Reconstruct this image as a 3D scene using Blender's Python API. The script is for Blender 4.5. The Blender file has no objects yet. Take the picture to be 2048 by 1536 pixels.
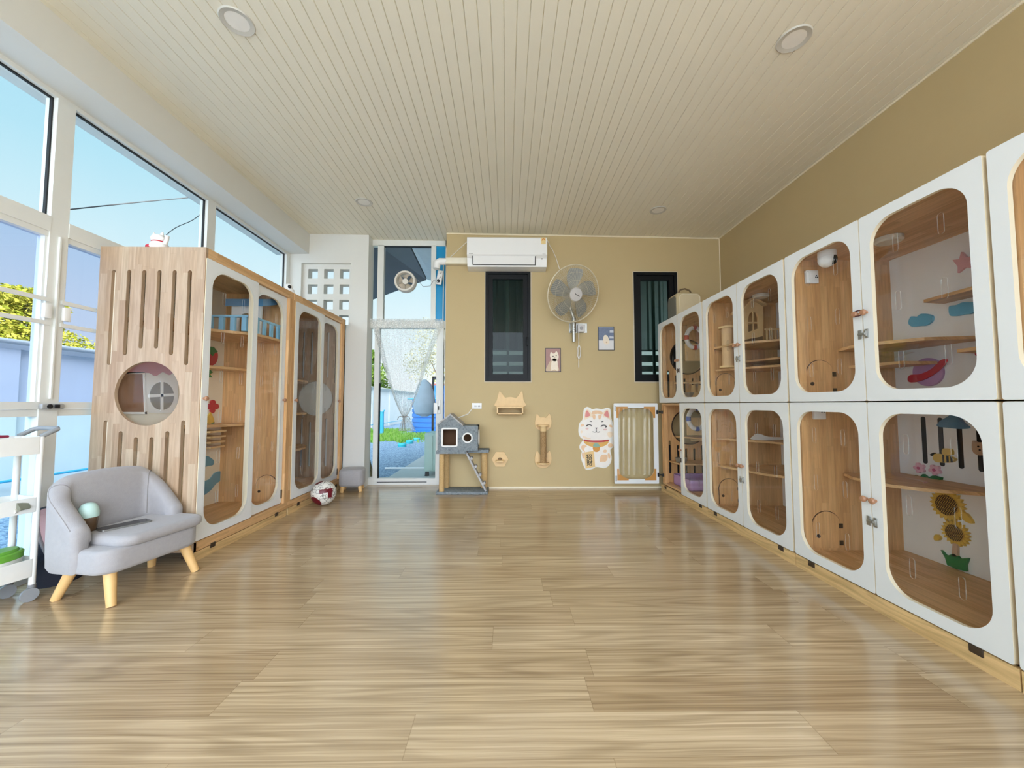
import bpy, bmesh, math, random
from mathutils import Vector, Matrix
from mathutils.geometry import tessellate_polygon
random.seed(7)
SC = bpy.context.scene
COL = SC.collection
R = math.radians
PI = math.pi
# ------------------------------------------------------------------ camera model (2048x1536 frame)
F, PITCH, YAW, CH = 772.0, R(2.99), R(0.81), 0.95
def _cam():
    base = Matrix(((1, 0, 0), (0, 0, -1), (0, 1, 0)))
    cy, sy, cp, sp = math.cos(YAW), math.sin(YAW), math.cos(PITCH), math.sin(PITCH)
    Ry = Matrix(((cy, 0, -sy), (0, 1, 0), (sy, 0, cy)))
    Rp = Matrix(((1, 0, 0), (0, cp, sp), (0, -sp, cp)))
    return Rp @ Ry @ base
CM = _cam()
def P(px, py, X=None, Y=None, Z=None):
    """where the sight line through a photo pixel meets a plane of the room"""
    d = CM.transposed() @ Vector(((px - 1024) / F, (py - 768) / F, 1))
    k = X / d.x if X is not None else Y / d.y if Y is not None else (Z - CH) / d.z
    return Vector((0, 0, CH)) + d * k
def ox(X, pts):   # outline on a plane X = const -> (y, z)
    return [(P(a, b, X=X).y, P(a, b, X=X).z) for a, b in pts]
def oy(Y, pts):
    return [(P(a, b, Y=Y).x, P(a, b, Y=Y).z) for a, b in pts]
# ------------------------------------------------------------------ materials
def lin(c):
    return tuple((v / 255 / 12.92) if v / 255 <= .04045 else ((v / 255 + .055) / 1.055) ** 2.4 for v in c[:3]) + (1,)
class NT:
    def __init__(s, name):
        s.m = bpy.data.materials.new(name); s.m.use_nodes = True
        s.t = s.m.node_tree; s.t.nodes.clear()
        s.out = s.t.nodes.new('ShaderNodeOutputMaterial')
    def n(s, typ, ins=None, **kw):
        nd = s.t.nodes.new(typ)
        for k, v in kw.items(): setattr(nd, k, v)
        for k, v in (ins or {}).items():
            if isinstance(v, bpy.types.NodeSocket): s.t.links.new(v, nd.inputs[k])
            else: nd.inputs[k].default_value = v
        return nd
    def math(s, op, a, b=None, c=None):
        ins = {0: a}
        if b is not None: ins[1] = b
        if c is not None: ins[2] = c
        return s.n('ShaderNodeMath', ins, operation=op).outputs[0]
    def mix(s, f, a, b, mode='MIX'):
        nd = s.n('ShaderNodeMix', data_type='RGBA', blend_type=mode)
        for k, v in ((0, f), (6, a), (7, b)):
            if isinstance(v, bpy.types.NodeSocket): s.t.links.new(v, nd.inputs[k])
            else: nd.inputs[k].default_value = v
        return nd.outputs[2]
    def surf(s, sock): s.t.links.new(sock, s.out.inputs[0]); return s.m
MATS = {}
def mat(name, col, rough=.55, metal=0., var=.05, scale=14., bump=0., bscale=None, spec=.5, coat=0., sheen=0., emit=None):
    if name in MATS: return MATS[name]
    t = NT(name); c = lin(col)
    co = t.n('ShaderNodeTexCoord').outputs['Object']
    nz = t.n('ShaderNodeTexNoise', {'Vector': co, 'Scale': scale, 'Detail': 4.})
    d = tuple(v * (1 - var * 1.6) for v in c[:3]) + (1,); u = tuple(min(1, v * (1 + var)) for v in c[:3]) + (1,)
    colr = t.mix(nz.outputs['Fac'], d, u)
    b = t.n('ShaderNodeBsdfPrincipled', {'Base Color': colr, 'Roughness': rough, 'Metallic': metal, 'Specular IOR Level': spec, 'Coat Weight': coat, 'Sheen Weight': sheen})
    if emit: b.inputs['Emission Color'].default_value = c; b.inputs['Emission Strength'].default_value = emit
    if bump:
        n2 = t.n('ShaderNodeTexNoise', {'Vector': co, 'Scale': bscale or scale * 8, 'Detail': 3.})
        bp = t.n('ShaderNodeBump', {'Height': n2.outputs['Fac'], 'Strength': bump, 'Distance': .004})
        t.t.links.new(bp.outputs[0], b.inputs['Normal'])
    MATS[name] = t.surf(b.outputs[0]); return MATS[name]
def glass(name, tint=(250, 253, 255), refl=1.0, body=None, bodyf=0.):
    if name in MATS: return MATS[name]
    t = NT(name)
    co = t.n('ShaderNodeTexCoord').outputs['Object']
    nz = t.n('ShaderNodeTexNoise', {'Vector': co, 'Scale': 3.})
    tc = t.mix(nz.outputs['Fac'], lin(tint), tuple(min(1, v * 1.02) for v in lin(tint)[:3]) + (1,))
    tr = t.n('ShaderNodeBsdfTransparent', {'Color': tc})
    gl = t.n('ShaderNodeBsdfGlossy', {'Color': (1, 1, 1, 1), 'Roughness': .015})
    fr = t.n('ShaderNodeFresnel', {'IOR': 1.45})
    bk = t.n('ShaderNodeNewGeometry').outputs['Backfacing']
    f = t.math('MULTIPLY', t.math('MULTIPLY', fr.outputs[0], refl), t.math('SUBTRACT', 1., bk))
    sh = t.n('ShaderNodeMixShader', {0: f, 1: tr.outputs[0], 2: gl.outputs[0]}).outputs[0]
    if body:
        df = t.n('ShaderNodeBsdfDiffuse', {'Color': lin(body)})
        sh = t.n('ShaderNodeMixShader', {0: bodyf, 1: sh, 2: df.outputs[0]}).outputs[0]
    MATS[name] = t.surf(sh); return MATS[name]
def staves(name, cols, w, l, long='Z', rough=.45, seam=.12, grain=.35, gs=(60, 3), bump=.05, spec=.4, warp=.0, rings=0., rl=1.3):
    """glued staves / laid planks: rows of width w along 'long', pieces of length l, each its own tone, streaky grain"""
    if name in MATS: return MATS[name]
    t = NT(name)
    co = t.n('ShaderNodeTexCoord').outputs['Object']
    sp = t.n('ShaderNodeSeparateXYZ', {0: co})
    x, y, z = sp.outputs
    if long == 'Z': a, b = t.math('ADD', x, y), z
    elif long == 'Y': a, b = t.math('ADD', x, z), y
    else: a, b = t.math('ADD', y, z), x
    row = t.math('FLOOR', t.math('DIVIDE', a, w))
    ro = t.n('ShaderNodeTexWhiteNoise', {'W': row}, noise_dimensions='1D').outputs['Value']
    bl = t.math('ADD', t.math('DIVIDE', b, l), t.math('MULTIPLY', ro, 7.31))
    pc = t.math('FLOOR', bl)
    idv = t.n('ShaderNodeCombineXYZ', {0: row, 1: pc}).outputs[0]
    wn = t.n('ShaderNodeTexWhiteNoise', {'Vector': idv}, noise_dimensions='3D')
    idn = wn.outputs['Value']
    ramp = t.n('ShaderNodeValToRGB', {0: idn})
    cr = ramp.color_ramp
    while len(cr.elements) < len(cols): cr.elements.new(.5)
    for i, c in enumerate(cols):
        cr.elements[i].position = i / (len(cols) - 1); cr.elements[i].color = lin(c)
    off = t.math('MULTIPLY', idn, 37.)
    wv = t.n('ShaderNodeTexNoise', {'Vector': t.n('ShaderNodeCombineXYZ', {0: t.math('MULTIPLY', a, 9.), 1: t.math('MULTIPLY', b, 2.2), 2: off}).outputs[0], 'Scale': 1., 'Detail': 2.})
    aw = t.math('ADD', a, t.math('MULTIPLY', t.math('SUBTRACT', wv.outputs['Fac'], .5), warp))
    gv = t.n('ShaderNodeCombineXYZ', {0: t.math('MULTIPLY', aw, gs[0]), 1: t.math('MULTIPLY', b, gs[1]), 2: off}).outputs[0]
    g = t.n('ShaderNodeTexNoise', {'Vector': gv, 'Scale': 1., 'Detail': 6., 'Roughness': .62}).outputs['Fac']
    gm = t.n('ShaderNodeMapRange', {0: g, 1: .33, 2: .70, 3: 1 - grain, 4: 1 + grain * .35}).outputs[0]
    if rings:
        rg = t.n('ShaderNodeTexNoise', {'Vector': t.n('ShaderNodeCombineXYZ', {0: t.math('MULTIPLY', a, 7.), 1: t.math('MULTIPLY', b, rl), 2: off}).outputs[0], 'Scale': 1., 'Detail': 1.5}).outputs['Fac']
        sn = t.math('SINE', t.math('MULTIPLY', rg, 62.))
        gm = t.math('MULTIPLY', gm, t.n('ShaderNodeMapRange', {0: sn, 1: -1., 2: .2, 3: 1 - rings, 4: 1.}).outputs[0])
    fa = t.math('FRACT', t.math('DIVIDE', a, w)); fb = t.math('FRACT', bl)
    ea = t.math('MULTIPLY', t.math('MINIMUM', fa, t.math('SUBTRACT', 1., fa)), w)
    eb = t.math('MULTIPLY', t.math('MINIMUM', fb, t.math('SUBTRACT', 1., fb)), l)
    ed = t.math('MINIMUM', ea, eb)
    sm = t.n('ShaderNodeMapRange', {0: ed, 1: 0., 2: .0016, 3: 1 - seam, 4: 1.}).outputs[0]
    k = t.math('MULTIPLY', gm, sm)
    kc = t.n('ShaderNodeCombineColor', {0: k, 1: t.math('POWER', k, 1.12), 2: t.math('POWER', k, 1.3)}).outputs[0]
    colr = t.mix(1., ramp.outputs[0], kc, 'MULTIPLY')
    bs = t.n('ShaderNodeBsdfPrincipled', {'Base Color': colr, 'Roughness': rough, 'Specular IOR Level': spec})
    bp = t.n('ShaderNodeBump', {'Height': k, 'Strength': bump, 'Distance': .002})
    t.t.links.new(bp.outputs[0], bs.inputs['Normal'])
    MATS[name] = t.surf(bs.outputs[0]); return MATS[name]
def speckle(name, cols, scale=60., rough=.9, bump=.3, detail=6.):
    if name in MATS: return MATS[name]
    t = NT(name)
    co = t.n('ShaderNodeTexCoord').outputs['Object']
    vz = t.n('ShaderNodeTexVoronoi', {'Vector': co, 'Scale': scale})
    nz = t.n('ShaderNodeTexNoise', {'Vector': co, 'Scale': scale * .25, 'Detail': detail})
    ramp = t.n('ShaderNodeValToRGB', {0: t.math('ADD', t.math('MULTIPLY', nz.outputs['Fac'], .5), t.math('MULTIPLY', t.n('ShaderNodeSeparateColor', {0: vz.outputs['Color']}).outputs[0], .5))})
    cr = ramp.color_ramp
    while len(cr.elements) < len(cols): cr.elements.new(.5)
    for i, c in enumerate(cols):
        cr.elements[i].position = .25 + .5 * i / (len(cols) - 1); cr.elements[i].color = lin(c)
    bs = t.n('ShaderNodeBsdfPrincipled', {'Base Color': ramp.outputs[0], 'Roughness': rough, 'Specular IOR Level': .2})
    bp = t.n('ShaderNodeBump', {'Height': vz.outputs['Distance'], 'Strength': bump, 'Distance': .01})
    t.t.links.new(bp.outputs[0], bs.inputs['Normal'])
    MATS[name] = t.surf(bs.outputs[0]); return MATS[name]
# ------------------------------------------------------------------ outlines
def rrect(x0, y0, x1, y1, r, n=7):
    r = min(r, (x1 - x0) / 2, (y1 - y0) / 2); o = []
    for cx, cy, a in ((x1 - r, y0 + r, -90), (x1 - r, y1 - r, 0), (x0 + r, y1 - r, 90), (x0 + r, y0 + r, 180)):
        for i in range(n + 1):
            t = R(a + 90 * i / n); o.append((cx + r * math.cos(t), cy + r * math.sin(t)))
    return o
def circ(cx, cy, r, n=36, ry=None):
    return [(cx + r * math.cos(2 * PI * i / n), cy + (ry or r) * math.sin(2 * PI * i / n)) for i in range(n)]
def rect(x0, y0, x1, y1): return [(x0, y0), (x1, y0), (x1, y1), (x0, y1)]
def smooth(pts, n=5):
    o = []; L = len(pts)
    for i in range(L):
        p0, p1, p2, p3 = (Vector(pts[(i + k - 1) % L]) for k in range(4))
        for j in range(n):
            t = j / n
            o.append(tuple(.5 * ((2 * p1) + (p2 - p0) * t + (2 * p0 - 5 * p1 + 4 * p2 - p3) * t * t + (3 * p1 - p0 - 3 * p2 + p3) * t ** 3)))
    return o
# ------------------------------------------------------------------ mesh builder (room coordinates)
ORG = {}
class MB:
    def __init__(s): s.bm = bmesh.new()
    def _mark(s, fs, m, sm):
        for f in fs: f.material_index = m; f.smooth = sm
    def box(s, x0, y0, z0, x1, y1, z1, m=0, bev=0., seg=2, M=None):
        t = bmesh.new(); bmesh.ops.create_cube(t, size=1)
        for v in t.verts:
            v.co = Vector(((x0 + x1) / 2 + v.co.x * (x1 - x0), (y0 + y1) / 2 + v.co.y * (y1 - y0), (z0 + z1) / 2 + v.co.z * (z1 - z0)))
        if bev: bmesh.ops.bevel(t, geom=list(t.edges), offset=bev, segments=seg, affect='EDGES', profile=.5)
        s._add(t, m, bool(bev), M); return s
    def _add(s, t, m, sm, M=None):
        bmesh.ops.recalc_face_normals(t, faces=list(t.faces))
        mp = {}
        for v in t.verts: mp[v] = s.bm.verts.new(M @ v.co if M else v.co)
        for f in t.faces:
            try: nf = s.bm.faces.new([mp[v] for v in f.verts])
            except ValueError: continue
            nf.material_index = f.material_index if m is None else m; nf.smooth = sm
        t.free()
    def plate(s, outs, w0, w1, ax='z', m=0, me=None, M=None):
        """outline with holes, extruded from w0 to w1 along axis ax; edge faces get material me"""
        f3 = {'x': lambda u, v, w: Vector((w, u, v)), 'y': lambda u, v, w: Vector((u, w, v)), 'z': lambda u, v, w: Vector((u, v, w))}[ax]
        me = m if me is None else me
        flat = [p for o in outs for p in o]
        tris = tessellate_polygon([[Vector((p[0], p[1], 0)) for p in o] for o in outs])
        t = bmesh.new()
        a = [t.verts.new(f3(p[0], p[1], w0)) for p in flat]; b = [t.verts.new(f3(p[0], p[1], w1)) for p in flat]
        for tr in tris:
            for L in (a, b):
                try: f = t.faces.new([L[i] for i in tr]); f.material_index = m
                except ValueError: pass
        k = 0
        for o in outs:
            n = len(o)
            for i in range(n):
                j = (i + 1) % n
                try: f = t.faces.new((a[k + i], a[k + j], b[k + j], b[k + i])); f.material_index = me
                except ValueError: pass
            k += n
        s._add(t, None, True, M); return s
    def cyl(s, p0, p1, r0, r1=None, n=20, m=0, caps=True, sm=True):
        p0, p1 = Vector(p0), Vector(p1); r1 = r0 if r1 is None else r1
        q = (p1 - p0).to_track_quat('Z', 'Y'); t = bmesh.new()
        A = [t.verts.new(p0 + q @ Vector((r0 * math.cos(2 * PI * i / n), r0 * math.sin(2 * PI * i / n), 0))) for i in range(n)]
        B = [t.verts.new(p1 + q @ Vector((r1 * math.cos(2 * PI * i / n), r1 * math.sin(2 * PI * i / n), 0))) for i in range(n)]
        for i in range(n): t.faces.new((A[i], A[(i + 1) % n], B[(i + 1) % n], B[i]))
        if caps: t.faces.new(A); t.faces.new(B)
        s._add(t, m, sm); return s
    def lathe(s, c, prof, n=28, m=0, axis=(0, 0, 1), caps=True):
        q = Vector(axis).to_track_quat('Z', 'Y'); c = Vector(c); t = bmesh.new(); rings = []
        for r, h in prof:
            rings.append([t.verts.new(c + q @ Vector((max(r, 1e-4) * math.cos(2 * PI * i / n), max(r, 1e-4) * math.sin(2 * PI * i / n), h))) for i in range(n)])
        for A, B in zip(rings, rings[1:]):
            for i in range(n): t.faces.new((A[i], A[(i + 1) % n], B[(i + 1) % n], B[i]))
        if caps: t.faces.new(rings[0]); t.faces.new(rings[-1])
        s._add(t, m, True); return s
    def ball(s, c, r, m=0, sc=(1, 1, 1), n=20, M=None):
        t = bmesh.new(); bmesh.ops.create_uvsphere(t, u_segments=n, v_segments=max(8, n * 2 // 3), radius=r)
        for v in t.verts: v.co = Vector((v.co.x * sc[0], v.co.y * sc[1], v.co.z * sc[2])); v.co = (M @ v.co if M else v.co) + Vector(c)
        s._add(t, m, True); return s
    def tube(s, pts, r, n=8, m=0, close=False):
        pts = [Vector(p) for p in pts]; t = bmesh.new(); rings = []; L = len(pts)
        for i, p in enumerate(pts):
            d = (pts[(i + 1) % L] - pts[i - 1]) if close else (pts[min(i + 1, L - 1)] - pts[max(i - 1, 0)])
            if i == 0: q = d.to_track_quat('Z', 'Y'); ref = q @ Vector((1, 0, 0))
            d.normalize(); ref = (ref - d * ref.dot(d)); ref.normalize(); bi = d.cross(ref)
            rr = r[i] if isinstance(r, (list, tuple)) else r
            rings.append([t.verts.new(p + ref * rr * math.cos(2 * PI * k / n) + bi * rr * math.sin(2 * PI * k / n)) for k in range(n)])
        prs = list(zip(rings, rings[1:])) + ([(rings[-1], rings[0])] if close else [])
        for A, B in prs:
            for i in range(n): t.faces.new((A[i], A[(i + 1) % n], B[(i + 1) % n], B[i]))
        if not close: t.faces.new(rings[0]); t.faces.new(rings[-1])
        s._add(t, m, True); return s
    def loft(s, rings, m=0, closed=True, caps=True, close_long=False):
        t = bmesh.new(); V = [[t.verts.new(Vector(p)) for p in r] for r in rings]; n = len(V[0])
        prs = list(zip(V, V[1:])) + ([(V[-1], V[0])] if close_long else [])
        for A, B in prs:
            for i in range(n if closed else n - 1): t.faces.new((A[i], A[(i + 1) % n], B[(i + 1) % n], B[i]))
        if caps and closed and not close_long: t.faces.new(V[0]); t.faces.new(V[-1])
        s._add(t, m, True); return s
    def quads(s, qs, m=0):
        for q in qs:
            f = s.bm.faces.new([s.bm.verts.new(Vector(p)) for p in q]); f.material_index = m
        return s
    def build(s, name, mats, parent=None, local=False, angle=38):
        me = bpy.data.meshes.new(name); o = bpy.data.objects.new(name, me); COL.objects.link(o)
        off = Vector((0, 0, 0))
        if parent is not None:
            o.parent = parent; off = ORG[parent.name]; ORG[o.name] = off
        else: ORG[o.name] = off
        if not local:
            for v in s.bm.verts: v.co -= off
        s.bm.to_mesh(me); s.bm.free()
        for m in (mats if isinstance(mats, (list, tuple)) else [mats]): me.materials.append(m)
        try: me.set_sharp_from_angle(angle=R(angle))
        except Exception: pass
        return o
def tag(o, label=None, cat=None, group=None, kind=None):
    if label: o['label'] = label
    if cat: o['category'] = cat
    if group: o['group'] = group
    if kind: o['kind'] = kind
    return o
def thing(name, label, cat, loc=(0, 0, 0), rz=0., group=None):
    o = bpy.data.objects.new(name, None); COL.objects.link(o)
    o.location = loc; o.rotation_euler.z = rz; o.empty_display_size = .1
    ORG[o.name] = Vector(loc); return tag(o, label, cat, group)
def solo(mb, name, mats, label, cat, group=None, loc=None, kind=None):
    """a thing that is one mesh: its origin goes to loc"""
    o = mb.build(name, mats)
    if loc is not None:
        L = Vector(loc)
        for v in o.data.vertices: v.co -= L
        o.location = L
    return tag(o, label, cat, group, kind)
def struct(mb, name, mats, parent=None, **k):
    o = mb.build(name, mats, parent, **k)
    if parent is None: o['kind'] = 'structure'
    return o
def dup(root, loc, label=None, group=None):
    r = root.copy(); COL.objects.link(r); r.location = loc; ORG[r.name] = Vector(loc)
    if label: r['label'] = label
    if group: r['group'] = group
    for ch in list(root.children):
        c = ch.copy(); COL.objects.link(c); c.parent = r
        for g in list(ch.children):
            d = g.copy(); COL.objects.link(d); d.parent = c
    return r
# ------------------------------------------------------------------ palette
WHITE = mat('white_lacquer', (236, 239, 240), .35, var=.01)
CREAM = mat('cream_edge', (236, 224, 196), .5, var=.03)
ALU = mat('white_aluminium', (226, 227, 222), .4, var=.015)
BLACKFR = mat('black_aluminium', (12, 14, 16), .45, var=.02, spec=.2)
RUBBER = mat('black_rubber', (18, 18, 20), .6)
STEEL = mat('brushed_steel', (170, 170, 165), .35, metal=.9)
DKSTEEL = mat('dark_hinge_metal', (84, 72, 60), .4, metal=.6)
KNOB = mat('turned_wood', (178, 130, 98), .45, var=.12, scale=40)
WOODW = staves('rubberwood', [(176, 147, 120), (190, 164, 137), (182, 153, 124), (197, 174, 147)], .042, .38, 'Z', seam=.10, grain=.22, gs=(70, 4))
WOODH = staves('rubberwood_level', [(210, 164, 112), (224, 180, 128), (232, 192, 142)], .042, .42, 'Y', seam=.10, grain=.22, gs=(70, 4))
WOODI = staves('rubberwood_lacquer_lit', [(212, 162, 108), (228, 182, 128), (220, 170, 116), (234, 192, 142)], .042, .38, 'Z', seam=.10, grain=.22, gs=(70, 4))  # orange lacquer tone, with warm bounce light and extra brightness put into the colour
PINE = staves('pine_board', [(226, 190, 132), (232, 198, 142)], .30, 3.0, 'Y', seam=.0, grain=.25, gs=(55, 3), rings=.16)
LIGHTW = mat('pale_beech', (228, 194, 140), .5, var=.08, scale=26)
LEGW = mat('leg_wood', (226, 184, 122), .45, var=.1, scale=22)
PAPERW = mat('white_plastic', (240, 240, 238), .4, var=.01)
PANEW = mat('white_board', (246, 246, 243), .5, var=.02)
CREAMB = mat('cream_board', (240, 233, 214), .5, var=.02)
ACRY = glass('clear_acrylic', (253, 254, 254), .8)
ACRE = glass('acrylic_edge', (235, 240, 240), 1.0, (245, 245, 240), .16)
GLASS = glass('window_glass', (251, 254, 255), .35)
GLASST = glass('screened_glass', (226, 232, 246), .35)
GLASSB = glass('lower_glass', (238, 248, 252), .35)
GREYF = mat('grey_fabric', (166, 163, 164), .9, var=.06, scale=60, bump=.35, bscale=420, sheen=.3)
EXPO, SKYS, SKYB, SUNE = 1.07, .487, 6.8, 13
# ================================================================== the room
XW, XR, YB, YD, YF = -2.55, 2.50, 4.41, 4.63, -1.7
def zc(x): return 2.932 - .0125 * x
WALLP = mat('ochre_wall_paint', (194, 173, 129), .75, var=.02, scale=5, bump=.06, bscale=160)
WHITEP = mat('white_wall_paint', (222, 221, 215), .75, var=.015, scale=5, bump=.06, bscale=160)
CEILP = mat('cream_ceiling_boards', (232, 226, 208), .5, var=.012, scale=6)
FLOORM = staves('oak_plank_floor', [(198, 173, 138), (208, 184, 149), (189, 163, 128), (214, 191, 157)], .155, 1.18, 'X', rough=.18, seam=.35, grain=.40, gs=(120, 1.0), bump=.02, spec=.9, warp=.016, rings=.16, rl=.55)
struct(MB().box(-2.62, YF, -.12, XR, YD + .02, 0), 'floor', FLOORM)
# ceiling: narrow tongue-and-groove boards running towards the back wall
m = MB(); pr = []; x = -2.7; bw = .0672
while x < 2.56:
    pr += [(x, 0), (x + bw - .006, 0), (x + bw - .003, .006)]; x += bw
for y0, y1 in ((YF, YD + .12),):
    ra = [(a, y0, zc(a) + b) for a, b in pr]; rb = [(a, y1, zc(a) + b) for a, b in pr]
    ra += [(pr[-1][0], y0, 3.06), (pr[0][0], y0, 3.06)]; rb += [(pr[-1][0], y1, 3.06), (pr[0][0], y1, 3.06)]
    m.loft([ra, rb])
struct(m, 'ceiling', CEILP, angle=20)
# walls
W1 = (-.245, .277, 1.21, 2.49); W2 = (1.478, 1.985, 1.21, 2.487)
m = MB().plate([[(-.70, 0), (XR + .1, 0), (XR + .1, zc(XR)), (-.70, zc(-.7))], rect(W1[0], W1[2], W1[1], W1[3]), rect(W2[0], W2[2], W2[1], W2[3])], YB, YB + .2, 'y')
struct(m, 'wall_back', WALLP)
struct(MB().box(XR, YF, 0, XR + .12, YB, zc(XR)), 'wall_right', WALLP)
# white pier with the recessed breeze-block screen
rx0, rx1 = -2.416, -1.836; rz1 = 2.61; rz0 = 1.83
m = MB().plate([[(-2.62, 0), (-1.632, 0), (-1.632, zc(-1.63)), (-2.62, zc(-2.62))], rect(rx0, rz0, rx1, rz1)], 4.50, 4.545, 'y')
hol = []
for i in range(3):
    for j in range(7):
        cx = -2.300 + i * .187; cz = 2.497 - j * .185
        if cz > rz0 + .06: hol.append(rect(cx - .057, cz - .057, cx + .057, cz + .057))
m.plate([rect(-2.62, 0, -1.66, 2.95)] + hol, 4.545, 4.64, 'y')
m.box(-1.66, 4.545, 0, -1.632, YD + .05, zc(-1.63))
struct(m, 'wall_left', WHITEP)
struct(MB().loft([[(-2.63, y, 2.715), (-2.33, y, 2.72), (-2.33, y, zc(-2.33)), (-2.63, y, zc(-2.63))] for y in (YF, 4.50)]), 'trim_1', WHITEP)
# thin cream strips where ceiling meets the ochre walls, low cream skirting
struct(MB().tube([(-.7, YB - .002, zc(-.7) - .006), (XR, YB - .002, zc(XR) - .006)], .009, 6), 'trim_2', CREAM)
struct(MB().tube([(XR - .002, YF, zc(XR) - .006), (XR - .002, YB, zc(XR) - .006)], .009, 6), 'trim_3', CREAM)
struct(MB().tube([(XR - .002, YB - .002, 1.7), (XR - .002, YB - .002, zc(XR))], .006, 6), 'trim_4', CREAM)
struct(MB().box(-.70, YB - .012, 0, XR, YB + .01, .022), 'baseboard_back', CREAM)
# ------------------------------------------------------------------ left glazing, bay by bay
bays = [(-1.12, -.02), (-.02, 1.085), (1.085, 2.19), (2.19, 3.295), (3.295, 4.50)]
xo, xi = -2.62, XW
for k, (a, b) in enumerate(bays):
    a2, b2 = a + .045, b - .045
    if k == 4: b2 = 4.43
    m = MB()
    m.box(xo, a, 0, xi, a2, 2.72).box(xo, b2, 0, xi, b, 2.72)                       # mullion halves
    m.box(xo, a2, 2.69, xi, b2, 2.72).box(xo, a2, 1.915, xi + .004, b2, 2.0)          # head, transom bar
    m.box(xo, a2, 0, xi, b2, .045)
    m.box(xo + .01, a2, 1.885, xi - .006, b2, 1.915).box(xo + .01, a2, .923, xi + .002, b2, .962).box(xo + .01, a2, .883, xi - .006, b2, .921)
    m.box(xo + .02, a2 - .002, .883, xi - .012, a2 + .012, 1.9).box(xo + .02, b2 - .012, .883, xi - .012, b2 + .002, 1.9)
    m.box(xi, a - .004, .98, xi + .012, a + .004, 1.9)
    w = struct(m, 'window_%d' % (k + 1), ALU)
    MB().box(xo + .03, a2, 2.69 - .008, xo + .045, b2, 2.695).box(xo + .03, b2 - .008, 2.0, xo + .045, b2, 2.69).build('gasket', RUBBER, w)
    MB().box(-2.59, a2, 2.0, -2.585, b2, 2.69).build('pane', GLASS, w)
    MB().box(-2.59, a2, .96, -2.585, b2, 1.89).build('pane', GLASST, w)
    MB().box(-2.59, a2, .045, -2.585, b2, .885).build('pane', GLASSB, w)
    for z in (1.53, 1.40):
        MB().box(xi - .002, a2 - .02, z - .011, xi + .01, b2 + .02, z + .011).build('security_bar', ALU, w)
    for y, s in ((a, 1), (b, -1)):
        MB().box(xi + .002, y + s * .03 - (.035 if s < 0 else 0), 1.425, xi + .022, y + s * .03 + (.035 if s > 0 else 0), 1.505, bev=.004).build('latch_box', PAPERW, w)
    lk = MB().box(xi + .004, b - .055, .922, xi + .03, b + .055, .952, bev=.008).build('lock', mat('lock_grey', (168, 170, 170), .4, metal=.3), w)
    MB().cyl((xi + .03, b - .022, .938), (xi + .036, b - .022, .938), .012).box(xi + .03, b + .0, .928, xi + .036, b + .026, .948, bev=.003).build('lock_face', RUBBER, lk)
# ------------------------------------------------------------------ back door and transom, all in one white frame
def dx(px, py=800): return P(px, py, Y=YD).x
def dz(py): return P(800, py, Y=YD).z
m = MB()
xl, x1, x2, x3, x4, xe = dx(730.5, 900), dx(745.5, 900), dx(755, 900), dx(872), dx(886), -.69
zt0, zt1 = 1.935, 2.965
y0, y1 = YD, YD + .06
m.box(-1.66, y0, 0, xe, y1, .03)                                                    # sill
m.box(-1.66, y0, zt1 - .085, xe, y1, zt1 + .0)                                      # head
m.box(-1.66, y0 - .01, zt0 - .07, xe, y1, zt0 + .02)                                # transom rail
m.box(-.745, y0, 0, xe, y1, zt1)                                                     # right jamb
m.box(-1.66, y0, 0, -1.642, y1, zt1)
# transom mullions
ta, tb = dx(754.8, 560), dx(767, 560); tc, td = dx(862, 560), dx(871.6, 560)
m.box(ta, y0, zt0, tb, y1, zt1 - .08).box(tc, y0, zt0, td, y1, zt1 - .08)
# lower stiles and rails
m.box(x1, y0, .03, x2, y1, zt0 - .06).box(x3, y0 - .005, .03, x4, y1, zt0 - .06)
m.box(x2, y0, .03, x3, y1, .075).box(-1.65, y0, .03, x1, y1, .085)
door = struct(m, 'door_1', ALU)
MB().box(-1.645, y0 + .03, zt0, ta, y0 + .035, zt1 - .08).build('pane', GLASS, door)
MB().box(tb, y0 + .03, zt0, tc, y0 + .035, zt1 - .08).build('pane', GLASS, door)
MB().box(-1.645, y0 + .03, .08, x1, y0 + .035, zt0 - .06).build('pane', GLASS, door)
MB().box(x2, y0 + .03, .07, x3, y0 + .035, zt0 - .06).build('pane', GLASS, door)
MB().box(td, y0 + .02, zt0, -.74, y0 + .03, zt1 - .08).build('blue_panel', mat('blue_sheet', (10, 150, 205), .35, var=.05), door)
m = MB().box(tb, y0 + .012, zt1 - .094, tc, y0 + .05, zt1 - .082).box(x2 - .002, y0 + .012, .07, x2 + .008, y0 + .05, 1.2).box(x2, y0 - .004, .028, x3 - .1, y0, .036)
m.build('gasket', RUBBER, door)
lk = MB().box(dx(876.5), y0 - .02, .835, dx(881), y0, 1.0, bev=.004).box(dx(868), y0 - .03, .835, dx(876), y0 - .008, .965, bev=.004).build('handle', PAPERW, door)
MB().box(dx(877), y0 - .024, .88, dx(879), y0 - .019, .925).build('keyhole', RUBBER, lk)
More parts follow.
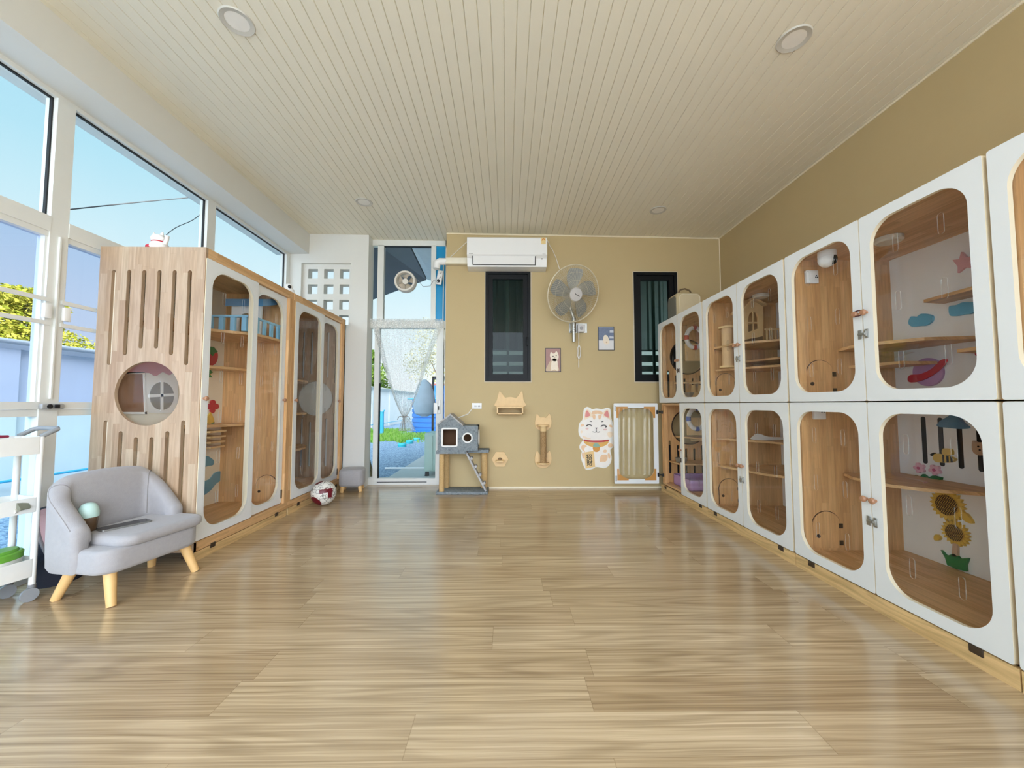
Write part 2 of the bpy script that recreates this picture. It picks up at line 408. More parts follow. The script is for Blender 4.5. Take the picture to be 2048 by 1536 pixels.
# ------------------------------------------------------------------ black casement windows in the back wall
for k, (a, b, c, d) in enumerate((W1, W2)):
    fr = .055
    m = MB().plate([rect(a, c, b, d), rect(a + fr * .6, c + fr * .6, b - fr * .6, d - fr * .6)], YB - .012, YB + .10, 'y')
    m.plate([rect(a + fr * .6, c + fr * .6, b - fr * .6, d - fr * .6), rect(a + .085, c + .085, b - .085, d - .085)], YB + .01, YB + .07, 'y')
    w = struct(m, 'window_%d' % (6 + k), BLACKFR)
    MB().box(a + .08, YB + .04, c + .08, b - .08, YB + .046, d - .08).build('pane', glass('dark_glass', (206, 216, 211), .35), w)
    MB().box((a + b) / 2 - .014, YB + .06, c + .085, (a + b) / 2 + .014, YB + .085, d - .085).build('inner_stile', mat('dark_green_bar', (52, 74, 70), .4), w)
    MB().box(b - .05, YB - .03, 1.62, b - .03, YB - .012, 1.72, bev=.004).build('latch', BLACKFR, w)
    # pale plaster reveal around the frame
    struct(MB().plate([rect(a - .010, c - .010, b + .010, d + .010), rect(a, c, b, d)], YB - .004, YB + .01, 'y'), 'trim_%d' % (5 + k), mat('pale_reveal', (206, 196, 174), .7))
# ------------------------------------------------------------------ round downlights
for i, (px, py, lb) in enumerate(((474, 50, 'round recessed downlight near the window side, close to the viewer'), (1588, 72, 'round recessed downlight near the ochre side wall, close to the viewer'), (728, 408, 'small far downlight on the window side, above the breeze-block pier'), (1316, 417, 'small far downlight on the ochre wall side, above the pet carrier bag'))):
    c = P(px, py, Z=2.93); c.z = zc(c.x)
    t = thing('ceiling_downlight', lb, 'ceiling light', c, group='recessed ceiling downlights')
    MB().lathe((0, 0, 0), [(.056, -.002), (.078, -.006), (.083, .0), (.083, .004), (.056, .004)], 40, caps=False).build('rim', mat('downlight_rim', (198, 195, 186), .45), t, local=True)
    MB().lathe((0, 0, 0), [(0, -.001), (.058, -.001), (.058, .006), (0, .006)], 40).build('lens', mat('downlight_lens', (236, 232, 224), .5), t, local=True)
# ================================================================== outside
GZ = -.15
struct(MB().box(-16, YF - 6, GZ - .1, -2.62, 9.2, GZ).box(-2.62, YD + .06, GZ - .1, 4, 9.2, GZ).box(-16, 9.2, GZ - .1, 8, 45, GZ), 'ground', speckle('grey_gravel', [(96, 116, 138), (132, 152, 172), (168, 186, 202), (110, 130, 150)], 46))
struct(MB().box(-16, YF - 30, GZ - .1, 30, YF - 6, GZ).box(-2.62, YF - 6, GZ - .1, 30, YF, GZ), 'ground_bounce', mat('pale_bounce_ground', (222, 222, 220), .85, var=.05, scale=3))  # unseen ground added behind the viewer, pale to bounce sun onto the ceiling
struct(MB().box(-1.75, YD + .07, GZ, -.52, 16, GZ + .02), 'path', mat('pale_concrete', (196, 196, 192), .85, var=.08, scale=4, bump=.2))
# boundary wall: piers, panels and sloped coping in one mesh; far stretch beyond the door
m = MB()
BW = mat('painted_block_wall', (238, 235, 228), .8, var=.05, scale=2.5, bump=.1)
m.box(-6.16, -6, GZ, -6.04, 34, 1.62).box(-6.22, -6, 1.62, -5.98, 34, 1.74)
y = -5.6
while y < 34:
    m.box(-6.2, y, GZ, -5.99, y + .22, 1.62); y += 2.55
m.box(-6.2, 33.8, GZ, 4, 34, 1.62)
struct(m, 'wall_boundary', BW)
tag(MB().cyl((-5.93, -6, 1.70), (-5.93, 33, 1.70), .03, n=10).build('wall_pipe', mat('cream_pipe', (206, 202, 188), .5)), 'long cream pipe running along the top of the outside boundary wall', 'pipe')
tag(MB().tube([(-5.9, -6, GZ + .19), (-5.9, 33, GZ + .19)], .016, 8).build('water_hose', mat('blue_pipe', (70, 178, 210), .4)), 'thin turquoise water pipe along the foot of the boundary wall', 'pipe')
# roof over the room with its white eaves, unseen ridge raised for shade, and the covered yard beyond the back windows
struct(MB().loft([[(-2.95, y, 2.86), (-2.95, y, 3.0), (.5, y, 6.4), (3.2, y, 5.2), (3.2, y, 3.07), (-2.62, y, 3.07), (-2.62, y, 2.86)] for y in (-2.1, 4.9)]), 'roof', mat('white_eaves', (222, 222, 216), .7))
def corr(x0, x1, y, z0, z1, pitch=.2, amp=.03):
    r0, r1 = [], []; x = x0; up = 0
    while x < x1:
        for d, h in ((0, 0), (.55, 0), (.68, 1), (.87, 1)): r0.append((x + d * pitch, y - h * amp, z0)); r1.append((x + d * pitch, y - h * amp, z1))
        x += pitch
    r0 += [(p[0], p[1] + .012, p[2]) for p in reversed(r0)]; r1 += [(p[0], p[1] + .012, p[2]) for p in reversed(r1)]
    return MB().loft([r0, r1])
t = thing('metal_shed', 'dark corrugated metal shed seen through the black back windows', 'shed', (1.2, 6.4, GZ))
corr(-.55, 3.2, 6.4, 1.86, 3.6).build('corrugated_sheet', mat('dark_green_sheet', (66, 84, 78), .5), t)
MB().box(-.5, 4.92, 6.4, 4.2, 10.4, 6.5).build('roof_sheet', mat('shade_block_roof', (60, 62, 62), .6), t)  # unseen high roof, added above the shed to shade the yard
for z in (1.80, 1.62, 1.46, 1.31, 1.16): MB().box(-.55, 6.38, z - .03, 3.2, 6.42, z + .03).build('slat', mat('pale_slat', (226, 230, 224), .6), t)
for x in (-.5, .35, 1.7, 3.1): MB().box(x, 6.43, GZ, x + .08, 6.5, 3.6).build('post', mat('dark_green_sheet', (66, 84, 78)), t)
MB().box(-.5, 10.2, GZ, 4.2, 10.4, 6.4).box(4.1, 4.92, GZ, 4.2, 10.2, 6.4).box(-.5, 4.92, 3.62, 4.1, 10.2, 3.68).box(-.5, 4.92, 3.68, -.42, 10.2, 6.4).build('shade_block_wall', mat('dark_green_sheet', (66, 84, 78)), t)  # upper walls are unseen, raised to keep sun off yard and boundary wall
struct(MB().box(-.45, 10.45, GZ, .2, 33, 6.5), 'wall_yard_shade', mat('yard_shade_render', (200, 198, 192), .85))  # added unseen wall, casts shade over the far yard and boundary wall
# awning seen through the transom
A, B, C_, D = P(728, 606, Y=7.2), P(853, 560, Y=7.2), P(808, 470, Y=4.95), P(728, 470, Y=4.95)
up = Vector((0, 0, .05))
t = thing('yard_awning', 'dark awning roof seen through the glass above the back door', 'awning', (A.x, 6, 2.4))
MB().loft([[D, C_, B, A], [D + up, C_ + up, B + up, A + up]]).build('roof_sheet', mat('awning_dark', (112, 110, 112), .55, var=.1, scale=3), t)
E1, E2, E3 = P(872, 470, Y=4.95), P(872, 562, Y=7.2), B
MB().loft([[C_ + Vector((.02, 0, 0)), E1, E2, E3 + Vector((.02, 0, 0))], [C_ + up, E1 + up, E2 + up, E3 + up]]).build('eave_board', mat('eave_pale', (246, 246, 244), .6), t)
MB().box(-1.0, 7.2, GZ, -.92, 7.28, 2.6).build('post', mat('awning_dark', (112, 110, 112)), t)
# ------------------------------------------------------------------ trees: trunk, branches and a crown of single leaves
def leaf_cloud(mb, c, rad, n, size, rng, flat=1.):
    qs = []
    for _ in range(n):
        while True:
            p = Vector((rng.uniform(-1, 1), rng.uniform(-1, 1), rng.uniform(-1, 1)))
            if p.length < 1: break
        p = p * (.55 + .45 * p.length)
        p = Vector((c[0] + p.x * rad[0], c[1] + p.y * rad[1], c[2] + p.z * rad[2]))
        a = Vector((rng.gauss(0, 1), rng.gauss(0, 1), rng.gauss(0, .6))).normalized(); b = a.orthogonal().normalized()
        b = Matrix.Rotation(rng.uniform(0, 6.3), 3, a) @ b
        s = size * rng.uniform(.6, 1.3)
        qs.append((p - a * s, p + b * s * .45, p + a * s, p - b * s * .45))
    mb.quads(qs)
def leafm(name, c1, c2):
    if name in MATS: return MATS[name]
    t = NT(name)
    g = t.n('ShaderNodeNewGeometry')
    r = t.n('ShaderNodeTexWhiteNoise', {'W': g.outputs['Random Per Island']}, noise_dimensions='1D').outputs['Value']
    col = t.mix(r, lin(c1), lin(c2))
    d = t.n('ShaderNodeBsdfDiffuse', {'Color': col}); tl = t.n('ShaderNodeBsdfTranslucent', {'Color': col})
    MATS[name] = t.surf(t.n('ShaderNodeMixShader', {0: .4, 1: d.outputs[0], 2: tl.outputs[0]}).outputs[0]); return MATS[name]
LF1 = leafm('yellow_green_leaves', (112, 122, 30), (196, 182, 74)); LF2 = leafm('mid_green_leaves', (62, 90, 34), (116, 136, 62)); LF3 = leafm('pale_twig_leaves', (120, 118, 92), (180, 172, 132))
BARK = mat('bark', (116, 96, 78), .9, bump=.4)
def tree(label, x, y, h, blobs, n, size, lf, seed):
    rng = random.Random(seed)
    t = thing('garden_tree', label, 'tree', (x, y, GZ), group='trees beyond the boundary wall')
    m = MB().tube([(x, y, GZ), (x + .05, y, h * .4), (x, y + .1, h * .75)], [.13, .1, .05], 8)
    for b in blobs: m.tube([(x, y, h * .4), ((x + b[0]) / 2 + .1, (y + b[1]) / 2, h * .55), (b[0], b[1], b[2])], [.06, .04, .015], 6)
    m.build('trunk', BARK, t)
    m = MB()
    for b in blobs: leaf_cloud(m, b[:3], b[3:6], n, size, rng)
    m.build('foliage', lf, t)
tree('feathery yellow-green tree behind the wall, seen left of the window stile', -9.6, 6.6, 2.7, [(-9.6, 7.2, 2.35, .9, 1.0, .6), (-9.3, 6.4, 1.9, .9, 1.0, .6), (-9.8, 8.2, 2.0, .9, 1.0, .6), (-9.5, 7.6, 2.9, .6, .7, .35)], 4200, .05, LF1, 3)
tree('bright yellow-green tree behind the wall, seen right of the window stile', -9.4, 11.2, 3.2, [(-9.4, 11.2, 2.9, 1.2, 1.2, .8), (-9.2, 10.6, 2.1, 1.1, 1.1, .7), (-9.6, 12.2, 2.4, 1.1, 1.2, .8)], 4200, .05, LF1, 4)
tree('darker green tree low behind the wall between the yellow ones', -7.4, 8.6, 2.0, [(-7.4, 8.4, 1.6, .7, 1.5, .45), (-7.5, 10.0, 1.65, .7, 1.2, .5), (-7.4, 6.6, 1.5, .6, 1.0, .4)], 2600, .05, LF2, 5)
tree('green leafy tree beyond the yard wall, at the left edge of the glass door', -7.8, 22, 3.6, [(-7.8, 22, 2.6, 1.0, 1.2, 1.0), (-7.7, 22, 1.8, 1.2, 1.2, .7), (-7.8, 21.6, 3.6, .5, .6, .5)], 1700, .10, LF2, 6)
tree('tall pale twiggy tree seen through the lace curtain', -6.6, 37, 9.0, [(-6.6, 37, 7.4, 2.8, 1.5, 2.2), (-5.0, 37, 5.6, 2.6, 1.4, 1.7), (-8.0, 37, 4.8, 2.0, 1.4, 1.9)], 1100, .10, LF3, 7)
tree('bushy yellow-green tree beyond the blue water tank', -4.2, 41, 5.8, [(-5.4, 41, 3.4, 2.8, 1.2, 1.6), (-3.2, 41, 4.0, 2.6, 1.2, 1.9), (-1.6, 41, 4.8, 2.2, 1.2, 1.8)], 1500, .12, LF1, 8)
# grass strip beyond the gravel, nobody could count the blades
rng = random.Random(9); m = MB(); qs = []
for _ in range(9000):
    y = rng.uniform(9.35, 16.5); x = rng.uniform(-5.9, -1.8)
    if any((Vector((x, y, GZ)) - P(a_, b_, Z=GZ)).length < .3 for a_, b_ in ((804, 893.5), (819, 887), (833, 881.5))): continue
    if (y > 14.2 and x > -4.0) or (abs(x + 4.55) < .12 and abs(y - 14.2) < .12): continue
    if x > -4.6 + (y - 9.3) * .05 and y < 11.2 + .35 * math.sin(x * 5) and x > -3.9: continue
    h = rng.uniform(.05, .13); a = rng.uniform(0, PI); d = Vector((math.cos(a), math.sin(a), 0)) * .022; p = Vector((x, y, GZ)); l = Vector((rng.gauss(0, .03), rng.gauss(0, .03), h))
    qs.append((p - d, p + d, p + l + d * .2, p + l - d * .2))
m.quads(qs)
tag(m.build('lawn_grass', leafm('grass_blades', (126, 178, 62), (186, 214, 110))), 'strip of bright green grass beyond the gravel yard', 'grass', kind='stuff')
# water tank
t = thing('water_tank', 'large ribbed blue water tank standing in the yard', 'water tank', (-2.75, 15.6, GZ))
pr = [(0, 0), (1.0, 0)]; z = .02
while z < 1.2: pr += [(1.02, z), (1.02, z + .10), (.985, z + .13), (.985, z + .16)]; z += .19
pr += [(.98, 1.3), (.85, 1.55), (.6, 1.75), (.35, 1.82)]
MB().lathe((-2.75, 15.6, GZ + .02), pr + [(0, 1.82)], 40).build('tank_body', mat('blue_tank', (36, 122, 206), .4, var=.08, scale=3), t)
MB().lathe((-2.75, 15.6, GZ + 1.83), [(0, 0), (.3, 0), (.3, .08), (0, .1)], 24).build('lid', mat('tank_lid', (206, 110, 90), .6), t)
MB().tube([(-3.75, 14.7, 1.15), (-2.4, 14.55, 1.15)], .03, 8).build('pipe', mat('blue_pipe', (70, 178, 210)), t)
# pale green plastic cupboard by the door, black clothes rack with a bag, and other yard bits
t = thing('plastic_cupboard', 'pale green plastic cupboard standing outside the glass door', 'cupboard', (-1.0, 6.1, GZ))
gm = mat('pale_green_plastic', (190, 214, 202), .5)
MB().box(-1.235, 5.87, -.06, -.75, 6.35, .515, bev=.012).build('body', gm, t)
MB().box(-1.225, 5.858, -.04, -1.11, 5.872, .48, bev=.008).build('door', gm, t); MB().box(-1.10, 5.858, -.04, -.80, 5.872, .48, bev=.008).build('door', gm, t)
for x in (-1.2, -.79):
    for y in (5.91, 6.3): MB().cyl((x, y, GZ + .02), (x, y, -.06), .035, .028, 12).build('foot', RUBBER, t)
t = thing('clothes_rack', 'tall black metal rack standing behind the pale green cupboard', 'rack', (-1.1, 8.0, GZ))
for x in (-1.52, -.9):
    for y in (8.0, 8.5): MB().box(x - .02, y - .02, GZ + .02, x + .02, y + .02, 1.52).build('post', BLACKFR, t)
MB().box(-1.54, 7.98, 1.48, -.88, 8.52, 1.52).build('top_frame', BLACKFR, t); MB().box(-1.54, 7.98, .1, -.88, 8.52, .14).build('shelf', BLACKFR, t)
bag = MB()
bag.loft([[( -1.66 + r * math.cos(a) * 1.0, 7.83 + r * .5 * math.sin(a), z) for a in [2 * PI * i / 16 for i in range(16)]] for r, z in ((.03, 1.45), (.13, 1.36), (.2, 1.15), (.23, .92), (.19, .76), (.06, .70))])
solo(bag, 'hanging_bag', mat('grey_sheet_plastic', (176, 190, 200), .5, var=.15, scale=8), 'crumpled pale grey plastic bag hanging on the black rack', 'bag', loc=(-1.66, 7.83, .7))
t = thing('stand_pipe', 'turquoise stand pipe sticking up from the grass', 'pipe', (-4.55, 14.2, GZ))
MB().cyl((-4.55, 14.2, GZ), (-4.55, 14.2, .68), .075, n=14).build('pipe', mat('blue_pipe', (70, 178, 210)), t)
MB().tube([(-4.62, 14.2, .62), (-4.62, 14.1, .74)], .03, 8).tube([(-4.5, 14.15, .66), (-4.44, 14.15, .74)], .02, 6).build('tap', mat('blue_pipe', (70, 178, 210)), t)
for (px, py, lb) in ((804, 893.5, 'turquoise plastic cap on the gravel, nearest of the three'), (819, 887, 'turquoise plastic cap on the gravel, middle of the three'), (833, 881.5, 'turquoise plastic cap on the gravel, farthest of the three')):
    c = P(px, py, Z=GZ); solo(MB().lathe(c, [(0, 0), (.10, 0), (.11, .06), (.09, .09), (0, .09)], 16), 'turquoise_plug', mat('turquoise_cap', (60, 190, 200), .5), lb, 'cap', 'turquoise caps on the gravel', c)
a = P(770, 936.5, Z=GZ + .03); b = P(850, 936, Z=GZ + .03)
tag(MB().cyl(a, b, .016, n=10).build('white_stick', PAPERW), 'thin white stick lying across the concrete path outside the door', 'stick')
bp = P(742, 962, Y=4.86); t = thing('garden_broom', 'straw broom leaning outside beside the narrow door pane', 'broom', (bp.x, 4.86, GZ))
MB().loft([[(P(738, 915, Y=4.86).x + dx_, 4.86 + dy_, P(738, 915, Y=4.86).z) for dx_, dy_ in ((-.05, -.02), (.0, -.02), (.0, .02), (-.05, .02))], [(bp.x + dx_, 4.86 + dy_, GZ + .02) for dx_, dy_ in ((-.12, -.05), (.07, -.05), (.07, .05), (-.12, .05))]]).build('bristles', speckle('straw', [(120, 104, 76), (168, 148, 108), (90, 80, 60)], 90), t)
MB().cyl((P(737, 917, Y=4.86).x, 4.86, P(737, 917, Y=4.86).z), (-1.78, 4.8, .75), .012, n=8).build('stick', BARK, t)
tag(MB().tube([P(120 + i * 30, 421 - i * 2.9 - 1.2 * math.sin(i * PI / 12), X=-5.2) for i in range(13)], .008, 6).build('power_cable', RUBBER), 'straight black cable crossing the sky beyond the upper window', 'cable')
tag(MB().tube([P(322 + i * 9.2, 481 - 66 * (i / 10) ** 1.0 - 5 * math.sin(i * PI / 10 * 2), X=-4.6) for i in range(11)], .005, 6).build('telephone_wire', RUBBER), 'thin sagging wire rising across the sky behind the lucky cat figurine', 'cable')
# ------------------------------------------------------------------ sky, sun, camera
wd = bpy.data.worlds.new('sky'); SC.world = wd; wd.use_nodes = True
nt = wd.node_tree; nt.nodes.clear()
def wn(t, **k):
    n = nt.nodes.new(t)
    for a, v in k.items(): setattr(n, a, v)
    return n
tc = wn('ShaderNodeTexCoord'); sp = wn('ShaderNodeSeparateXYZ'); nt.links.new(tc.outputs['Generated'], sp.inputs[0])
rp = wn('ShaderNodeValToRGB'); nt.links.new(sp.outputs[2], rp.inputs[0])
for i, (p_, c) in enumerate(((0., (150, 156, 160)), (.004, (250, 253, 254)), (.18, (234, 249, 253)), (.42, (186, 230, 246)), (.75, (150, 210, 240)))):
    if i > 1: rp.color_ramp.elements.new(p_)
    rp.color_ramp.elements[i].position = p_; rp.color_ramp.elements[i].color = lin(c)
# the half of the sky behind the viewer is made far brighter to fill the room
SUN = Vector((.62, -.58, .53)).normalized()
dt = wn('ShaderNodeVectorMath', operation='DOT_PRODUCT'); nt.links.new(tc.outputs['Generated'], dt.inputs[0]); dt.inputs[1].default_value = (.45, -.80, .40)
mr = wn('ShaderNodeMapRange', interpolation_type='SMOOTHSTEP'); nt.links.new(dt.outputs['Value'], mr.inputs[0])
for i, v in ((1, .05), (2, .9), (3, 1.), (4, SKYB)): mr.inputs[i].default_value = v
fr = wn('ShaderNodeMapRange'); nt.links.new(mr.outputs[0], fr.inputs[0]); fr.inputs[1].default_value = 1; fr.inputs[2].default_value = SKYB
mx = wn('ShaderNodeMix', data_type='RGBA'); nt.links.new(fr.outputs[0], mx.inputs[0]); nt.links.new(rp.outputs[0], mx.inputs[6]); mx.inputs[7].default_value = (.88, .98, 1.13, 1)
hz = wn('ShaderNodeMapRange'); nt.links.new(sp.outputs[2], hz.inputs[0])
for i, v in ((1, -.02), (2, .01), (3, .12), (4, 1.)): hz.inputs[i].default_value = v
bg = wn('ShaderNodeBackground'); nt.links.new(mx.outputs[2], bg.inputs[0])
mu = wn('ShaderNodeMath', operation='MULTIPLY'); nt.links.new(mr.outputs[0], mu.inputs[0]); mu.inputs[1].default_value = SKYS
m2 = wn('ShaderNodeMath', operation='MULTIPLY'); nt.links.new(mu.outputs[0], m2.inputs[0]); nt.links.new(hz.outputs[0], m2.inputs[1])
nt.links.new(m2.outputs[0], bg.inputs[1])
wo = wn('ShaderNodeOutputWorld'); nt.links.new(bg.outputs[0], wo.inputs[0])
sl = bpy.data.lights.new('sun', 'SUN'); sl.energy = SUNE; sl.angle = R(1.); sl.color = (1, .98, .95)
so = bpy.data.objects.new('sun', sl); COL.objects.link(so); so.rotation_euler = Vector((-.80, -.22, -.50)).to_track_quat('-Z', 'Y').to_euler()
cam = bpy.data.cameras.new('camera'); co = bpy.data.objects.new('camera', cam); COL.objects.link(co); SC.camera = co
cam.sensor_width = 36; cam.sensor_fit = 'HORIZONTAL'; cam.lens = F / 2048 * 36; cam.clip_start = .02; cam.clip_end = 200
rt = CM.transposed(); M3 = Matrix((( rt[0][0], -rt[0][1], -rt[0][2]), (rt[1][0], -rt[1][1], -rt[1][2]), (rt[2][0], -rt[2][1], -rt[2][2])))
co.matrix_world = Matrix.Translation((0, 0, CH)) @ M3.to_4x4()
vs = SC.view_settings; SC.display_settings.display_device = 'sRGB'
vs.view_transform = 'Standard'; vs.look = 'None'; vs.gamma = 1; vs.use_curve_mapping = False; vs.exposure = EXPO
cy = SC.cycles; cy.max_bounces = 11; cy.diffuse_bounces = 5; cy.glossy_bounces = 4; cy.transmission_bounces = 8; cy.transparent_max_bounces = 24
cy.use_denoising = True; cy.sample_clamp_indirect = 8; cy.caustics_reflective = False; cy.caustics_refractive = False
# ================================================================== cat cabinets
def knob(x, y, z, s, parent, nm='knob'):
    return MB().lathe((x, y, z), [(.007, 0), (.006, .008), (.013, .013), (.015, .020), (.011, .027), (0, .029)], 16, axis=(s, 0, 0)).build(nm, KNOB, parent)
def pane_with_slots(parent, ax, u0, u1, v0, v1, w, rows, r, sl=.085):
    o = [rrect(u0, v0, u1, v1, r, 8)]
    uc = (u0 + u1) / 2; du = (u1 - u0) * .22
    for v in rows:
        for s in (-1, 1): o.append(rrect(uc + s * du - .011, v - sl / 2, uc + s * du + .011, v + sl / 2, .011, 5))
    return MB().plate(o, w, w + .004, ax, 0, 1).build('pane', [ACRY, ACRE], parent)
def door_leaf(parent, ax, u0, u1, v0, v1, w0, w1, rows, mg=.05, r=.105, name='door'):
    d = MB().plate([rrect(u0, v0, u1, v1, .008, 2), rrect(u0 + mg, v0 + mg, u1 - mg, v1 - mg, r, 10)], w0, w1, ax, 0, 1).build(name, [WHITE, CREAM], parent)
    wi = (w0 * .2 + w1 * .8)
    pane_with_slots(d, ax, u0 + mg - .012, u1 - mg + .012, v0 + mg - .012, v1 - mg + .012, wi, rows, r)
    return d
def arch_door(parent, x0, x1, z0, z1, y, hinge=1):
    r = (x1 - x0) / 2; cx = (x0 + x1) / 2
    def ol(e): return [(x0 - e, z0), (x1 + e, z0)] + [(cx + (r + e) * math.cos(R(a)), z1 - r + (r + e) * math.sin(R(a))) for a in range(0, 181, 12)]
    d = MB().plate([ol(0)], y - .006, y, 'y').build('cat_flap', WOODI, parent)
    MB().plate([ol(.004)], y - .0015, y, 'y').build('flap_gap', mat('dark_gap', (60, 40, 26), .9), d)
    for z in (z0 + .03, z1 - r): MB().box(x1 - .012, y - .009, z - .014, x1 + .012, y - .005, z + .014, bev=.002).build('hinge', DKSTEEL, d)
    MB().lathe((x0 + .03, y - .006, z0 + .07), [(.011, 0), (.011, .004), (.0, .006)], 14, axis=(0, -1, 0)).build('finger_hole', mat('dark_gap', (60, 40, 26)), d)
    return d
def deco(parent, name, outs, w0, w1, ax, m, label=None):
    o = MB().plate(outs, w0, w1, ax).build(name, m, parent)
    if label: o['label'] = label
    return o
XF, XB = 1.70, 2.33
YS = [4.277, 3.29, 2.298, 1.302, .31]
ZM, ZT, ZB = .962, 1.846, .073
def hole_row(xs, z0, z1, w=.022): return [rrect(x - w / 2, z0, x + w / 2, z1, w / 2, 5) for x in xs]
def cabinet(label, iu, top):
    y1, y0 = YS[iu], YS[iu + 1]
    z0, z1 = (ZM, ZT) if top else (ZB, ZM)
    t = thing('cat_cabinet', label, 'cabinet', (XF, (y0 + y1) / 2, z0 if top else 0), group='two-door cat cabinets along the ochre wall')
    a, b, c, d = XF + .022, XB + .012, z0 + .004, z1 - .004
    MB().box(a, y0 + .002, d - .02, b, y1 - .002, d).build('top_panel', WOODH, t)
    MB().box(a, y0 + .002, c, b, y1 - .002, c + .02).build('bottom_panel', WOODH, t)
    MB().box(XB, y0 + .004, c + .02, b, y1 - .004, d - .02).build('back_panel', PANEW, t)
    fp = [rect(a, c + .02, XB, d - .02)]
    zc_ = 1.475 if top else .70
    if iu == 0:
        fp.append(circ(2.015, zc_, .185, 40))
        for x, hi in ((1.80, -.15), (1.89, -.20), (1.98, -.235), (2.07, -.235), (2.16, -.20), (2.25, -.15)): fp.append(rrect(x - .013, zc_ - (.45 if top else .51), x + .013, zc_ + hi, .013, 5))
        MB().box(1.77, y1 - .003, c + .03, 2.28, y1, zc_ - .20).build('slot_shade_sheet', mat('slot_shade_black', (24, 22, 22), .95), t)  # added black sheet, stands in for shade in the gap behind the slots
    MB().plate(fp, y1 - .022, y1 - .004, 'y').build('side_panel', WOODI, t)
    if iu == 0:
        MB().plate([circ(2.015, zc_, .20, 40)], y1 - .003, y1, 'y').build('porthole_pane', ACRY, t)
        MB().plate([circ(2.015, zc_, .197, 40), circ(2.015, zc_, .185, 40)], y1 - .026, y1 - .022, 'y').build('porthole_ring', mat('dark_gap', (60, 40, 26)), t)
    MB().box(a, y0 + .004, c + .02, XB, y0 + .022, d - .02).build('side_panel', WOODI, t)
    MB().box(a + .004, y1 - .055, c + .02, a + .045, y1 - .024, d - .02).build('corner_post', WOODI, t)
    if iu: arch_door(t, 1.79, 1.955, c + .035, c + .245, y1 - .022)
    ym = (y0 + y1) / 2
    rows = [(z0 + z1) / 2 + k * .26 for k in (-1, 0, 1)]
    opened = (iu == 0 and not top)
    for k, (p, q) in enumerate(((ym + .002, y1 - .001), (y0 + .013, ym - .002))):
        if opened and k == 0:
            dr = door_leaf(t, 'y', XF - .51, XF - .018, z0 + .003, z1 - .003, y1 + .004, y1 + .022, rows)
            dr['label'] = 'white door swung fully open against the back wall'
            # inner face: plywood corner fillets behind the pane and the strips of clear film
            for sx, sz in ((0, 0), (1, 0), (0, 1), (1, 1)):
                x = XF - .51 + .03 if not sx else XF - .018 - .03; z = z0 + .04 if not sz else z1 - .04
                ex, ez = (1 if not sx else -1), (1 if not sz else -1)
                cor = [(x, z), (x + ex * .125, z)] + [(x + ex * (.125 - .105 * math.sin(R(g))), z + ez * (.125 - .105 * math.cos(R(g)))) for g in range(0, 91, 15)] + [(x, z + ez * .125)]
                MB().plate([cor], y1 + .001, y1 + .0045, 'y').build('corner_fillet', mat('orange_plywood', (204, 146, 74), .5, var=.1), dr)
            x0_, x1_ = XF - .47, XF - .12; n = 28; ra, rb = [], []
            for i in range(n + 1):
                x = x0_ + (x1_ - x0_) * i / n; yy = y1 - .002 - .0035 * math.sin(i * 1.35) - .003 * math.sin(i * .5)
                ra.append((x, yy, z0 + .10)); rb.append((x + .012, yy, z1 - .06))
            MB().loft([ra + [(p_[0], p_[1] + .002, p_[2]) for p_ in reversed(ra)], rb + [(p_[0], p_[1] + .002, p_[2]) for p_ in reversed(rb)]]).build('clear_film', glass('crinkled_film', (253, 253, 250), 1.2, (240, 238, 226), .02), dr)
            for z in (z0 + .10, z1 - .10):
                h = MB().box(XF - .036, y1 - .004, z - .022, XF - .016, y1 + .003, z + .022, bev=.003).cyl((XF - .012, y1 - .004, z), (XF + .012, y1 - .02, z), .008).box(XF + .008, y1 - .03, z - .018, XF + .04, y1 - .022, z + .018, bev=.003)
                h.build('hinge', RUBBER, dr)
            for z in (z0 + .06, z1 - .06): MB().box(XF - .50, y1 + .0, z - .03, XF - .485, y1 + .004, z + .03).build('catch_plate', STEEL, dr)
            continue
        dr = door_leaf(t, 'x', p, q, z0 + .003, z1 - .003, XF, XF + .018, rows)
        kz = 1.383 if top else .505
        knob(XF, (ym + .022 if k == 0 else ym - .022), kz, -1, dr)
        lz = kz - .10
        L = MB().box(XF - .004, ym + (.008 if k == 0 else -.026), lz - .022, XF, ym + (.026 if k == 0 else -.008), lz + .022, bev=.002)
        if k == 0: L.box(XF - .014, ym - .018, lz - .006, XF - .006, ym + .018, lz + .006, bev=.003).box(XF - .012, ym - .024, lz - .014, XF - .004, ym - .014, lz + .014, bev=.002)
        L.build('latch', STEEL if iu else DKSTEEL, dr)
        yh = (q - .012 if k == 0 else p + .012)
        for z in (z0 + .12, z1 - .12): MB().box(XF + .019, yh - (.03 if k == 0 else .006), z - .02, XF + .03, yh + (.006 if k == 0 else .03), z + .02, bev=.002).build('hinge', DKSTEEL, dr)
    if not top:
        pl = MB().box(XF + .002, y0 + .003, 0, XF + .022, y1 - .003, ZB - .003).build('plinth', PINE, t)
        MB().box(XF + .03, y0 + .003, 0, XB, y1 - .003, ZB - .004).build('base', mat('dark_gap', (60, 40, 26)), t)
        for y in (y0 + .12, y1 - .12): MB().box(XF - .002, y - .022, ZB - .028, XF + .004, y + .022, ZB + .001, bev=.002).build('hinge', DKSTEEL, pl)
    return t
